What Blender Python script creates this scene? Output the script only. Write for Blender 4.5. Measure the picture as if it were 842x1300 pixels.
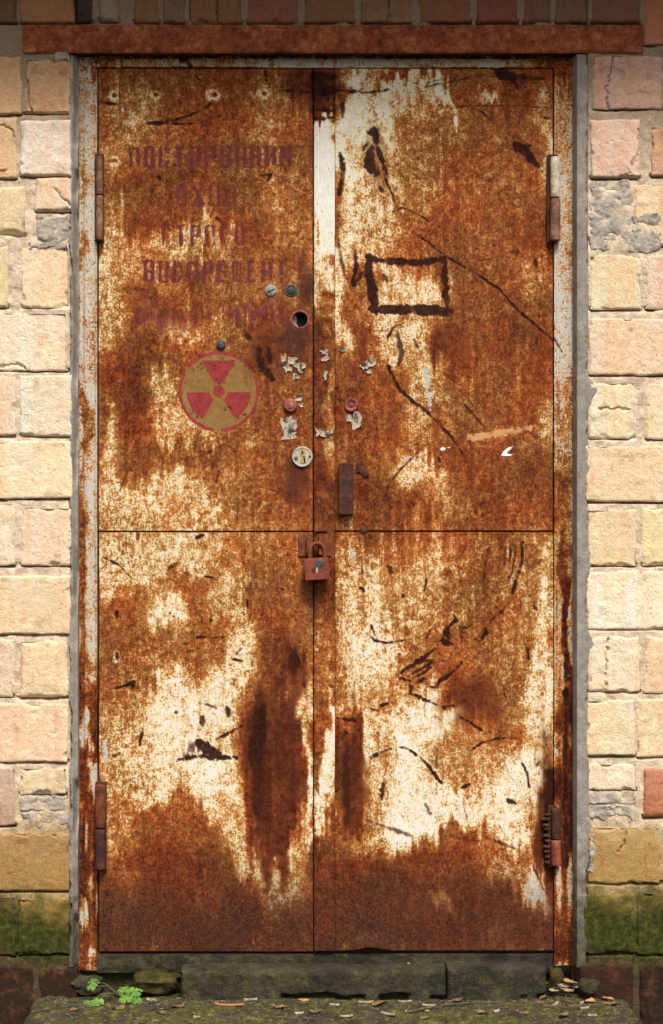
import bpy, bmesh, math, random
import numpy as np
from mathutils import Vector, Matrix

for o in list(bpy.data.objects):
    bpy.data.objects.remove(o)
S = bpy.context.scene
COL = S.collection
R = math.radians

# ------------------------------------------------------------------ camera, sky, sun, exposure
PPM = 567.0            # photo pixels per metre on the wall face (138 mm bricks, 2.04 m door)
D = 4.0                # camera distance from the wall face
ZC = (1265 - 650) / PPM
cam = bpy.data.cameras.new('camera')
cam.sensor_width = 36
cam.lens = 36 * PPM * D / 1300
cam.clip_end = 2000
camo = bpy.data.objects.new('camera', cam)
COL.objects.link(camo)
camo.location = (0, -D, ZC)
camo.rotation_euler = (R(90), 0, 0)
S.camera = camo

SUN_EL, SUN_AZ = 54.0, 14.0       # degrees; azimuth measured from straight in front of the wall, + = right
world = bpy.data.worlds.new('World')
S.world = world
world.use_nodes = True
wn = world.node_tree
sky = wn.nodes.new('ShaderNodeTexSky')
sky.sky_type = 'NISHITA'
sky.sun_disc = False
sky.sun_elevation = R(SUN_EL)
sky.sun_rotation = R(180 - SUN_AZ)
sky.dust_density = 6.0
sky.air_density = 1.0
sky.ozone_density = 0.6
wn.nodes['Background'].inputs['Strength'].default_value = 0.05
wn.links.new(sky.outputs[0], wn.nodes['Background'].inputs['Color'])
sd = bpy.data.lights.new('sun', 'SUN')
sd.energy = 1.5
sd.angle = R(16)
sd.color = (1.0, 0.95, 0.87)
so = bpy.data.objects.new('sun', sd)
COL.objects.link(so)
_dir = Vector((math.sin(R(SUN_AZ)) * math.cos(R(SUN_EL)), -math.cos(R(SUN_AZ)) * math.cos(R(SUN_EL)), math.sin(R(SUN_EL))))
so.rotation_euler = _dir.to_track_quat('Z', 'Y').to_euler()
so.location = _dir * 6
S.view_settings.view_transform = 'Standard'
S.view_settings.look = 'None'
S.view_settings.gamma = 1
S.view_settings.exposure = 1.42
S.view_settings.use_curve_mapping = False

# ------------------------------------------------------------------ helpers
def W(px, py, y=0.0):
    """photo pixel -> point on the plane at depth y (wall face y = 0, + = into the wall)"""
    s = (D + y) / D
    return ((px - 421) / PPM * s, y, ZC + (650 - py) / PPM * s)

def lin(c):
    c = np.asarray(c, float) / 255.0
    return np.where(c <= 0.04045, c / 12.92, ((c + 0.055) / 1.055) ** 2.4)

def _h(ix, iy, seed):
    n = (ix.astype(np.int64) * 374761393 + iy.astype(np.int64) * 668265263 + seed * 974634777) & 0xFFFFFFFF
    n = ((n ^ (n >> 13)) * 1274126177) & 0xFFFFFFFF
    n = n ^ (n >> 16)
    return (n & 0xFFFFFF) / float(0xFFFFFF)

def vnoise(x, y, seed=0):
    x = np.asarray(x, float); y = np.asarray(y, float)
    ix = np.floor(x); iy = np.floor(y)
    fx = x - ix; fy = y - iy
    fx = fx * fx * fx * (fx * (fx * 6 - 15) + 10); fy = fy * fy * fy * (fy * (fy * 6 - 15) + 10)
    a = _h(ix, iy, seed); b = _h(ix + 1, iy, seed); c = _h(ix, iy + 1, seed); d = _h(ix + 1, iy + 1, seed)
    return (a + (b - a) * fx) * (1 - fy) + (c + (d - c) * fx) * fy

def fbm(x, y, seed=0, octv=4, gain=0.5):
    s = 0; a = 1; t = 0
    for k in range(octv):
        s = s + a * (vnoise(x * 2 ** k + 17.3 * k, y * 2 ** k - 9.1 * k, seed + k) - 0.5)
        t += a; a *= gain
    return s / t * 2          # about -1..1, mostly within +-0.5

def sstep(a, b, x):
    t = np.clip((x - a) / (b - a), 0, 1)
    return t * t * (3 - 2 * t)

def empty(name, loc, label=None, cat=None, group=None):
    o = bpy.data.objects.new(name, None)
    COL.objects.link(o)
    o.location = loc
    o.empty_display_size = 0.05
    tag(o, label, cat, group)
    return o

def tag(o, label=None, cat=None, group=None, kind=None):
    if label: o['label'] = label
    if cat: o['category'] = cat
    if group: o['group'] = group
    if kind: o['kind'] = kind
    return o

def world_loc(o):
    l = o.location.copy()
    if o.parent: l += world_loc(o.parent)
    return l

def mesh_obj(name, verts, faces, mat, parent=None, smooth=True, attrs=None, sharp=None):
    """verts in world metres; the object's origin is put at the centre of its box"""
    v = np.asarray(verts, float)
    c = (v.min(0) + v.max(0)) / 2
    me = bpy.data.meshes.new(name)
    me.from_pydata((v - c).tolist(), [], faces)
    if attrs:
        for k, a in attrs.items():
            at = me.attributes.new(k, 'FLOAT', 'POINT')
            at.data.foreach_set('value', np.asarray(a, np.float32))
    if smooth:
        me.polygons.foreach_set('use_smooth', np.ones(len(me.polygons), bool))
        if sharp: me.set_sharp_from_angle(angle=R(sharp))
    me.update()
    o = bpy.data.objects.new(name, me)
    COL.objects.link(o)
    if mat: me.materials.append(mat)
    c = Vector(c)
    if parent:
        o.parent = parent
        o.location = c - world_loc(parent)
    else:
        o.location = c
    return o

def bm_obj(name, bm, mat, parent=None, smooth=False, sharp=35, bevel=0):
    if bevel:
        bmesh.ops.bevel(bm, geom=bm.edges[:], offset=bevel, segments=2, affect='EDGES', profile=0.6)
    bmesh.ops.recalc_face_normals(bm, faces=bm.faces[:])
    bm.verts.index_update()
    v = [tuple(x.co) for x in bm.verts]
    f = [[q.index for q in p.verts] for p in bm.faces]
    bm.free()
    return mesh_obj(name, v, f, mat, parent, smooth, sharp=sharp if smooth else None)

def box(bm, x0, x1, y0, y1, z0, z1):
    r = bmesh.ops.create_cube(bm, size=1)
    bmesh.ops.scale(bm, vec=(x1 - x0, y1 - y0, z1 - z0), verts=r['verts'])
    bmesh.ops.translate(bm, vec=((x0 + x1) / 2, (y0 + y1) / 2, (z0 + z1) / 2), verts=r['verts'])
    return r['verts']

def pbox(bm, px0, px1, py0, py1, y0, y1):
    a = W(px0, py1, y0); b = W(px1, py0, y0)
    return box(bm, a[0], b[0], y0, y1, a[2], b[2])

def lathe(bm, prof, centre, axis='y', seg=24, wob=0, seed=0):
    """prof: list of (radius, along); along measured towards the camera (-y) or up (z)"""
    rnd = random.Random(seed)
    rings = []
    for r, h in prof:
        ring = []
        for k in range(seg):
            t = 2 * math.pi * k / seg
            rr = r * (1 + wob * (rnd.random() - .5))
            if axis == 'y': co = (centre[0] + rr * math.cos(t), centre[1] - h, centre[2] + rr * math.sin(t))
            else: co = (centre[0] + rr * math.cos(t), centre[1] + rr * math.sin(t), centre[2] + h)
            ring.append(bm.verts.new(co))
        rings.append(ring)
    for a, b in zip(rings[:-1], rings[1:]):
        for k in range(seg):
            bm.faces.new((a[k], a[(k + 1) % seg], b[(k + 1) % seg], b[k]))
    bm.faces.new(rings[0]); bm.faces.new(list(reversed(rings[-1])))

def tube(bm, pts, rad, seg=8):
    pts = [Vector(p) for p in pts]
    rads = rad if isinstance(rad, (list, tuple)) else [rad] * len(pts)
    rings = []
    for i, p in enumerate(pts):
        t = (pts[min(i + 1, len(pts) - 1)] - pts[max(i - 1, 0)]).normalized()
        u = t.cross(Vector((0.13, 0.9, 0.21))).normalized(); v = t.cross(u)
        rings.append([bm.verts.new(p + (u * math.cos(2 * math.pi * k / seg) + v * math.sin(2 * math.pi * k / seg)) * rads[i]) for k in range(seg)])
    for a, b in zip(rings[:-1], rings[1:]):
        for k in range(seg):
            bm.faces.new((a[k], a[(k + 1) % seg], b[(k + 1) % seg], b[k]))
    bm.faces.new(rings[0]); bm.faces.new(list(reversed(rings[-1])))

def sheet(name, px0, px1, py0, py1, step, depth, back, mat, parent=None, attrs=None, warp=None, pref=0.0):
    """A solid slab whose front is a fine grid over a rectangle of the photo; depth(PX, PY) in metres (+ = into the wall)."""
    nx = max(2, int(round((px1 - px0) / step)) + 1); ny = max(2, int(round((py1 - py0) / step)) + 1)
    PX, PY = np.meshgrid(np.linspace(px0, px1, nx), np.linspace(py0, py1, ny))
    dep = depth(PX, PY)
    QX, QY = (PX, PY) if warp is None else warp(PX, PY)
    s = (D + pref) / D
    X = (QX - 421) / PPM * s; Z = ZC + (650 - QY) / PPM * s
    front = np.stack([X, dep, Z], -1).reshape(-1, 3)
    idx = np.arange(nx * ny).reshape(ny, nx)
    quads = np.stack([idx[:-1, :-1], idx[1:, :-1], idx[1:, 1:], idx[:-1, 1:]], -1).reshape(-1, 4)
    rim = np.concatenate([idx[0, :], idx[1:, -1], idx[-1, -2::-1], idx[-2:0:-1, 0]])
    rb = front[rim].copy(); rb[:, 1] = back
    n0 = nx * ny; m = len(rim)
    verts = np.concatenate([front, rb])
    k = np.arange(m); k2 = (k + 1) % m
    sides = np.stack([rim[k], rim[k2], n0 + k2, n0 + k], -1)
    faces = quads.tolist() + sides.tolist() + [list(range(n0 + m - 1, n0 - 1, -1))]
    at = None
    if attrs:
        at = {}
        for key, arr in attrs.items():
            v = samp(arr, PX.ravel(), PY.ravel())
            at[key] = np.concatenate([v, v[rim]])
    o = mesh_obj(name, verts, faces, mat, parent, True, at)
    o.data.set_sharp_from_angle(angle=R(50))
    return o

def samp(A, x, y):
    x = np.clip(x, 0, A.shape[1] - 1.001); y = np.clip(y, 0, A.shape[0] - 1.001)
    i = x.astype(int); j = y.astype(int); fx = x - i; fy = y - j
    return (A[j, i] * (1 - fx) + A[j, i + 1] * fx) * (1 - fy) + (A[j + 1, i] * (1 - fx) + A[j + 1, i + 1] * fx) * fy

# ------------------------------------------------------------------ node helpers
class NB:
    def __init__(s, name):
        s.m = bpy.data.materials.new(name); s.m.use_nodes = True
        s.t = s.m.node_tree; s.b = s.t.nodes['Principled BSDF']
        s.pos = s.t.nodes.new('ShaderNodeNewGeometry').outputs['Position']
    def put(s, sock, v):
        if isinstance(v, bpy.types.NodeSocket): s.t.links.new(v, sock)
        elif isinstance(v, (tuple, list, np.ndarray)) and sock.type == 'RGBA': sock.default_value = (float(v[0]), float(v[1]), float(v[2]), 1)
        else: sock.default_value = v
    def node(s, typ, ins=None, **kw):
        n = s.t.nodes.new(typ)
        for k, v in kw.items(): setattr(n, k, v)
        for k, v in (ins or {}).items(): s.put(n.inputs[k], v)
        return n
    def math(s, op, a, b=0.0, clamp=False):
        return s.node('ShaderNodeMath', {0: a, 1: b}, operation=op, use_clamp=clamp).outputs[0]
    def add(s, a, b): return s.math('ADD', a, b)
    def mul(s, a, b): return s.math('MULTIPLY', a, b)
    def madd(s, a, b, c): return s.node('ShaderNodeMath', {0: a, 1: b, 2: c}, operation='MULTIPLY_ADD').outputs[0]
    def attr(s, name): return s.node('ShaderNodeAttribute', attribute_name=name).outputs['Fac']
    def noise(s, scale, detail=4, rough=0.6, stretch=None, dist=0.0, off=(0, 0, 0)):
        v = s.pos
        if stretch or off != (0, 0, 0):
            v = s.node('ShaderNodeMapping', {'Vector': v, 'Scale': stretch or (1, 1, 1), 'Location': off}).outputs[0]
        return s.node('ShaderNodeTexNoise', {'Vector': v, 'Scale': scale, 'Detail': detail, 'Roughness': rough, 'Distortion': dist}).outputs[0]
    def voro(s, scale, stretch=None, feature='F1'):
        v = s.pos
        if stretch: v = s.node('ShaderNodeMapping', {'Vector': v, 'Scale': stretch}).outputs[0]
        return s.node('ShaderNodeTexVoronoi', {'Vector': v, 'Scale': scale}, feature=feature).outputs['Distance']
    def ramp(s, fac, stops, interp='LINEAR'):
        n = s.t.nodes.new('ShaderNodeValToRGB'); cr = n.color_ramp; cr.interpolation = interp
        while len(cr.elements) < len(stops): cr.elements.new(0.5)
        for e, (p, c) in zip(cr.elements, stops):
            e.position = p
            if not hasattr(c, '__len__'): c = (c, c, c)
            e.color = (float(c[0]), float(c[1]), float(c[2]), 1)
        s.put(n.inputs[0], fac)
        return n.outputs[0]
    def step(s, x, a, b):
        return s.node('ShaderNodeMapRange', {'Value': x, 'From Min': a, 'From Max': b, 'To Min': 0.0, 'To Max': 1.0}, interpolation_type='SMOOTHSTEP').outputs[0]
    def mix(s, f, a, b, blend='MIX'):
        n = s.t.nodes.new('ShaderNodeMix'); n.data_type = 'RGBA'; n.blend_type = blend
        s.put(n.inputs['Factor'], f); s.put(n.inputs[6], a); s.put(n.inputs[7], b)
        return n.outputs[2]
    def z(s): return s.node('ShaderNodeSeparateXYZ', {0: s.pos}).outputs[2]
    def bump(s, h, dist, strength=1.0, prev=None):
        ins = {'Height': h, 'Distance': dist, 'Strength': strength}
        if prev is not None: ins['Normal'] = prev
        return s.node('ShaderNodeBump', ins).outputs[0]
    def done(s, col, rough=0.8, normal=None, metal=0.0, spec=0.3):
        s.put(s.b.inputs['Base Color'], col); s.put(s.b.inputs['Roughness'], rough); s.put(s.b.inputs['Metallic'], metal)
        s.put(s.b.inputs['Specular IOR Level'], spec)
        if normal is not None: s.put(s.b.inputs['Normal'], normal)
        return s.m

# colours that a worn painted sheet runs through, from bare dark rust to whole paint
RUST = [(0.00, (0.036, 0.0075, 0.0042)), (0.18, (0.090, 0.0195, 0.0070)), (0.36, (0.172, 0.047, 0.0130)), (0.50, (0.275, 0.094, 0.0230)),
        (0.605, (0.41, 0.190, 0.053)), (0.665, (0.60, 0.395, 0.160)), (0.725, (0.69, 0.565, 0.345)), (0.84, (0.74, 0.69, 0.57)), (1.0, (0.68, 0.685, 0.655))]
RUST_G = RUST[:5] + [(0.68, (0.50, 0.37, 0.22)), (0.76, (0.52, 0.48, 0.40)), (0.88, (0.48, 0.475, 0.45)), (1.0, (0.38, 0.39, 0.395))]

def worn_paint(name, stops, attrs=True, base=0.4, fine=0.85, big=0.25, grain=0.28):
    n = NB(name)
    fine_n = n.noise(200, 3, 0.72)
    mid_n = n.noise(62, 5, 0.66, dist=0.3)
    big_n = n.noise(14, 5, 0.6)
    grain_n = n.noise(1.0, 3, 0.6, stretch=(620, 620, 24))
    wear = n.attr('wear') if attrs else base
    f = n.madd(n.math('SUBTRACT', fine_n, 0.5), fine, wear)
    f = n.madd(n.math('SUBTRACT', mid_n, 0.5), 0.75, f)
    f = n.madd(n.math('SUBTRACT', big_n, 0.5), big, f)
    f = n.madd(n.math('SUBTRACT', grain_n, 0.5), grain, f)
    # small pits through the paint
    pit = n.step(n.add(n.voro(170), n.mul(n.noise(45, 3), 0.7)), 0.52, 0.38)
    f = n.madd(n.mul(pit, n.step(f, 0.45, 0.8)), -0.5, f)
    col = n.ramp(f, stops)
    # hue drift of the rust: redder / yellower clouds
    hue = n.noise(9, 5, 0.65, off=(3.1, 0, 7.7))
    warm = n.mix(n.step(hue, 0.38, 0.62), (1.12, 0.84, 0.72), (0.95, 1.10, 1.12))
    col = n.mix(n.mul(n.step(f, 0.68, 0.55), 0.75), col, n.mix(1.0, col, warm, 'MULTIPLY'))
    g2 = n.ramp(n.noise(1.0, 2, 0.5, stretch=(900, 900, 60), off=(5, 1, 2)), [(0.3, 0.78), (0.7, 1.14)])
    col = n.mix(0.8, col, n.mix(1.0, col, g2, 'MULTIPLY'))
    dim = n.mul(n.ramp(n.noise(120, 4, 0.7, off=(6, 2, 8)), [(0.34, 0.52), (0.56, 1.22)]), n.ramp(n.noise(7, 6, 0.7, off=(2, 7, 5)), [(0.36, 0.72), (0.62, 1.22)]))
    col = n.mix(n.mul(n.step(f, 0.72, 0.52), 0.85), col, n.mix(1.0, col, dim, 'MULTIPLY'))
    rough = n.ramp(f, [(0.3, 0.82), (0.75, 0.55)])
    h = n.madd(n.step(f, 0.55, 0.8), 0.6, n.mul(n.noise(520, 3, 0.7), 0.55))
    if attrs:
        edge = n.math('SUBTRACT', mid_n, 0.5)
        e2 = n.math('SUBTRACT', fine_n, 0.5)
        def m(key, lo, hi, k=0.5):
            return n.step(n.madd(e2, k, n.madd(edge, k * 0.9, n.attr(key))), lo, hi)
        col = n.mix(n.mul(m('stain', 0.1, 0.9, 0.6), 0.85), col, (0.042, 0.014, 0.013))
        col = n.mix(m('olive', 0.05, 0.85, 0.6), col, n.mix(0.35, n.mix(1.0, col, (0.50, 0.55, 0.80), 'MULTIPLY'), n.mix(n.step(fine_n, 0.35, 0.65), (0.045, 0.021, 0.013), (0.125, 0.056, 0.029))))
        col = n.mix(n.mul(m('yellow', 0.40, 0.55, 0.35), 0.93), col, n.mix(n.step(mid_n, 0.35, 0.65), (0.255, 0.160, 0.050), (0.205, 0.110, 0.033)))
        col = n.mix(m('red', 0.36, 0.75, 1.0), col, n.mix(n.step(mid_n, 0.35, 0.65), (0.205, 0.027, 0.030), (0.30, 0.042, 0.040)))
        col = n.mix(n.mul(m('letter', 0.18, 0.55, 0.5), 0.95), col, n.mix(n.step(mid_n, 0.35, 0.65), (0.098, 0.019, 0.022), (0.150, 0.029, 0.034)))
        col = n.mix(m('grey', 0.35, 0.65, 0.9), col, (0.42, 0.42, 0.40))
        col = n.mix(n.mul(m('pale', 0.15, 0.95, 0.9), 0.85), col, (0.56, 0.31, 0.135))
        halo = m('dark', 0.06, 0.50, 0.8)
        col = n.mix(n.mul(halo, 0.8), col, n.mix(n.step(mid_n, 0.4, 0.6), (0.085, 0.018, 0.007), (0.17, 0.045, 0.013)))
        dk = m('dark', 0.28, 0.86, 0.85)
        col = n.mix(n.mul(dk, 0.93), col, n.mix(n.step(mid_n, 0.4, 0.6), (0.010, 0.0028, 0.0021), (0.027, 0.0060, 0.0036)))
        col = n.mix(m('white', 0.4, 0.6, 0.25), col, (0.86, 0.85, 0.82))
        h = n.madd(dk, -0.7, h)
    return n.done(col, rough, n.bump(h, 0.0008, 0.85), spec=0.10)

M = {}
M['sheet'] = worn_paint('worn_white_paint_on_steel', RUST)
M['frame'] = worn_paint('worn_grey_paint_on_steel', RUST_G, fine=1.15, grain=0.34)

def plain_rust(name, a, b, c, rough=0.85, scale=1.0):
    n = NB(name)
    f = n.madd(n.math('SUBTRACT', n.noise(420 * scale, 3, 0.7), 0.5), 0.75, n.noise(60 * scale, 5, 0.65))
    f = n.madd(n.math('SUBTRACT', n.noise(11, 4, 0.6), 0.5), 0.6, f)
    col = n.ramp(f, [(0.2, a), (0.5, b), (0.8, c)])
    h = n.add(n.noise(380 * scale, 4, 0.7), n.mul(n.voro(260 * scale), 0.6))
    return n.done(col, rough, n.bump(h, 0.0012, 0.8))
M['lintel'] = plain_rust('rusty_lintel_steel', (0.085, 0.016, 0.008), (0.26, 0.062, 0.022), (0.52, 0.20, 0.085))
M['rust'] = plain_rust('bare_rust', (0.035, 0.010, 0.006), (0.14, 0.036, 0.014), (0.30, 0.10, 0.035))
M['rust_dark'] = plain_rust('dark_scaled_rust', (0.016, 0.008, 0.006), (0.060, 0.022, 0.014), (0.14, 0.050, 0.028))
M['rust_red'] = plain_rust('red_lead_rust', (0.085, 0.018, 0.012), (0.20, 0.045, 0.026), (0.34, 0.10, 0.055))
M['steel_grey'] = plain_rust('dull_grey_steel', (0.10, 0.085, 0.07), (0.26, 0.25, 0.22), (0.46, 0.45, 0.40), 0.5)
M['hinge_white'] = plain_rust('hinge_flaking_white', (0.20, 0.10, 0.045), (0.55, 0.49, 0.39), (0.72, 0.70, 0.62), 0.6, 0.6)
M['hinge_brown'] = plain_rust('hinge_brown', (0.06, 0.024, 0.014), (0.17, 0.075, 0.038), (0.36, 0.24, 0.15), 0.8, 0.6)
M['sealing_red'] = plain_rust('dull_red_wax', (0.13, 0.025, 0.022), (0.24, 0.055, 0.045), (0.36, 0.16, 0.12), 0.7)
M['brass'] = plain_rust('dull_brass', (0.10, 0.06, 0.02), (0.36, 0.24, 0.08), (0.50, 0.36, 0.13), 0.45)
M['lock_steel'] = plain_rust('worn_lock_steel', (0.28, 0.24, 0.18), (0.40, 0.37, 0.31), (0.55, 0.53, 0.48), 0.4)
M['bolt_blue'] = plain_rust('blued_bolt', (0.012, 0.016, 0.016), (0.045, 0.06, 0.06), (0.12, 0.13, 0.12), 0.5)
def flat(name, col, rough=0.9):
    n = NB(name)
    return n.done(n.mix(n.noise(120, 4), tuple(np.array(col) * 0.6), tuple(np.array(col) * 1.3)), rough, n.bump(n.noise(300, 3), 0.0008, 0.5))
M['black'] = flat('unlit_void', (0.008, 0.007, 0.006))

def paper_mat():
    n = NB('torn_paper')
    c = n.ramp(n.noise(75, 4, 0.7), [(0.36, (0.05, 0.035, 0.028)), (0.45, (0.18, 0.145, 0.11)), (0.54, (0.48, 0.42, 0.33)), (0.62, (0.36, 0.19, 0.07))])
    return n.done(c, 0.8, n.bump(n.noise(200, 3), 0.001, 0.5))
M['paper'] = paper_mat()

def masonry(name, mortar=False):
    n = NB(name)
    z = n.z()
    big = n.noise(9, 4, 0.55); mid = n.noise(38, 5, 0.62); fine = n.noise(260, 4, 0.7)
    band = n.noise(1.0, 3, 0.55, stretch=(34, 34, 2.2), off=(2, 0, 1))
    band2 = n.noise(1.0, 2, 0.5, stretch=(19, 19, 1.1), off=(9, 3, 4))
    if mortar:
        grime = n.step(mid, 0.35, 0.62)
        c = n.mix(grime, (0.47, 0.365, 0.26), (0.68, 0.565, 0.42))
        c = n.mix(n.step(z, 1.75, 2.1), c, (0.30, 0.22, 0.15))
    else:
        tint = n.node('ShaderNodeObjectInfo').outputs['Color']
        c = tint
        c = n.mix(n.mul(n.step(band, 0.46, 0.60), 0.7), c, n.mix(1.0, tint, (1.03, 0.87, 0.82), 'MULTIPLY'))
        c = n.mix(n.mul(n.step(band2, 0.50, 0.62), 0.75), c, n.mix(1.0, tint, (0.97, 1.08, 1.22), 'MULTIPLY'))
        c = n.mix(n.mul(n.step(big, 0.50, 0.66), 0.55), c, n.mix(1.0, tint, (1.03, 0.95, 0.76), 'MULTIPLY'))
        c = n.mix(n.mul(n.step(mid, 0.48, 0.68), 0.75), c, n.mix(1.0, tint, (1.16, 1.22, 1.30), 'MULTIPLY'))
        c = n.mix(n.mul(n.step(n.noise(22, 5, 0.7, off=(4, 4, 4)), 0.54, 0.70), 0.7), c, n.mix(1.0, tint, (0.62, 0.52, 0.45), 'MULTIPLY'))
    c = n.mix(1.0, c, n.ramp(fine, [(0.28, 0.60), (0.46, 0.97), (0.75, 1.16)]), 'MULTIPLY')
    # damp and moss near the ground
    zz = n.madd(n.math('SUBTRACT', big, 0.5), 0.20, z)
    zz = n.madd(n.math('SUBTRACT', mid, 0.5), 0.10, zz)
    damp = n.step(zz, 0.50, 0.30)
    c = n.mix(n.mul(damp, 0.85), c, n.mix(1.0, c, (0.56, 0.47, 0.24), 'MULTIPLY'))
    moss = n.mul(n.step(zz, 0.29, 0.16), n.step(zz, 0.035, 0.085))
    patch = n.step(n.add(n.noise(24, 6, 0.68, off=(1, 5, 2)), n.mul(moss, 0.35)), 0.50, 0.74)
    mc = n.ramp(n.noise(75, 5, 0.7), [(0.3, (0.012, 0.014, 0.004)), (0.5, (0.038, 0.043, 0.008)), (0.72, (0.100, 0.098, 0.018))])
    c = n.mix(n.mul(moss, patch), c, mc)
    foot = n.step(zz, 0.10, 0.05)
    c = n.mix(n.mul(foot, 0.85), c, n.mix(n.step(n.noise(26, 8, 0.78), 0.48, 0.66), (0.012, 0.009, 0.007), (0.095, 0.040, 0.018)))
    h = n.add(n.mul(n.noise(70, 5, 0.65), 1.0), n.mul(fine, 0.5))
    h = n.madd(n.step(n.voro(55), 0.22, 0.10), -0.25, h)
    return n.done(c, 0.92, n.bump(h, 0.0036 if mortar else 0.0030, 0.9), spec=0.15)
M['brick'] = masonry('weathered_fired_brick')
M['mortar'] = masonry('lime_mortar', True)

def cement_mat(name, a, b, c3, moss_top=0.30):
    n = NB(name); z = n.z()
    mid = n.noise(30, 6, 0.68); fine = n.noise(300, 4, 0.7)
    c = n.ramp(mid, [(0.3, a), (0.5, b), (0.7, c3)])
    c = n.mix(1.0, c, n.ramp(fine, [(0.3, 0.75), (0.7, 1.2)]), 'MULTIPLY')
    sp = n.step(n.voro(120), 0.16, 0.08)
    c = n.mix(n.mul(sp, 0.5), c, (0.05, 0.045, 0.04))
    zz = n.madd(n.math('SUBTRACT', mid, 0.5), 0.25, z)
    c = n.mix(n.mul(n.step(zz, moss_top + 0.08, moss_top - 0.18), 0.8), c, n.mix(n.step(n.noise(60, 4), 0.42, 0.6), (0.035, 0.030, 0.018), (0.070, 0.068, 0.022)))
    return n.done(c, 0.93, n.bump(n.add(n.noise(90, 5, 0.7), n.mul(fine, 0.4)), 0.002, 0.8), spec=0.15)
M['cement'] = cement_mat('grey_cement_fillet', (0.17, 0.150, 0.130), (0.255, 0.230, 0.202), (0.34, 0.31, 0.275))
M['cement_patch'] = cement_mat('pale_cement_patch', (0.22, 0.19, 0.16), (0.36, 0.315, 0.265), (0.56, 0.475, 0.375), 0.16)

def slab_mat(name, dark, lite, moss_amt):
    n = NB(name)
    mid = n.noise(16, 6, 0.7); fine = n.noise(240, 4, 0.7); m2 = n.noise(48, 5, 0.7, off=(3, 2, 1))
    c = n.ramp(mid, [(0.3, dark), (0.68, lite)])
    c = n.mix(1.0, c, n.ramp(fine, [(0.3, 0.6), (0.7, 1.4)]), 'MULTIPLY')
    mo = n.mul(n.step(n.add(n.noise(8, 5, 0.65, off=(7, 1, 3)), n.mul(n.math('SUBTRACT', m2, 0.5), 0.8)), 0.40, 0.60), moss_amt)
    c = n.mix(mo, c, n.ramp(m2, [(0.3, (0.028, 0.030, 0.010)), (0.5, (0.080, 0.080, 0.020)), (0.7, (0.21, 0.195, 0.055))]))
    c = n.mix(n.mul(n.step(n.voro(85), 0.13, 0.06), 0.7), c, (0.16, 0.14, 0.11))
    h = n.add(n.noise(60, 6, 0.7), n.mul(fine, 0.35))
    return n.done(c, 0.93, n.bump(h, 0.006, 1.0), spec=0.12)
M['slab'] = slab_mat('mossy_concrete', (0.016, 0.014, 0.010), (0.090, 0.078, 0.052), 0.85)
M['block'] = slab_mat('damp_concrete', (0.016, 0.015, 0.012), (0.062, 0.055, 0.042), 0.30)
M['soil'] = slab_mat('dark_soil', (0.014, 0.011, 0.008), (0.060, 0.047, 0.030), 0.35)
M['rock'] = slab_mat('mossy_rubble', (0.014, 0.010, 0.006), (0.070, 0.042, 0.018), 0.40)
M['blocker'] = cement_mat('blocker_concrete', (0.10, 0.09, 0.08), (0.15, 0.14, 0.13), (0.20, 0.19, 0.17))

# ------------------------------------------------------------------ wear maps: what is painted, rusted, scratched and lettered where (photo pixels)
HH, WW = 1300, 842
GX, GY = np.meshgrid(np.arange(WW, dtype=float), np.arange(HH, dtype=float))
n1x = fbm(GX / 60, GY / 90, 11, 4); n1y = fbm(GX / 60, GY / 90, 23, 4)
n2 = fbm(GX / 22, GY / 40, 37, 4, 0.6)
n3 = fbm(GX / 7, GY / 11, 53, 3, 0.6)
n4 = fbm(GX / 2.7, GY / 3.3, 83, 2, 0.6)
nst = fbm(GX / 5.0, GY / 95, 67, 3, 0.6)        # drips run down
BX = GX + 26 * n1x + 5 * n2; BY = GY + 40 * n1y + 24 * nst
WEAR = 0.42 + 0.06 * n2
MAPS = {k: np.zeros((HH, WW)) for k in ('dark', 'stain', 'red', 'letter', 'yellow', 'grey', 'pale', 'white', 'olive')}

def blob(A, cx, cy, rx, ry, val, alpha=1.0, soft=0.55, ang=0, rag=0.55, warped=True):
    m_ = max(rx, ry) * 1.9 + 45
    x0, x1 = max(0, int(cx - m_)), min(WW, int(cx + m_)); y0, y1 = max(0, int(cy - m_)), min(HH, int(cy + m_))
    sl = (slice(y0, y1), slice(x0, x1))
    dx = (BX if warped else GX)[sl] - cx; dy = (BY if warped else GY)[sl] - cy
    c, s_ = math.cos(R(ang)), math.sin(R(ang))
    u = (dx * c + dy * s_) / rx; v = (-dx * s_ + dy * c) / ry
    d = np.sqrt(u * u + v * v) + rag * (n2[sl] * 0.8 + n3[sl] * 0.35 + nst[sl] * 0.35)
    m = sstep(1 + soft, 1 - soft, d) * alpha
    A[sl] += (val - A[sl]) * m

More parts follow.
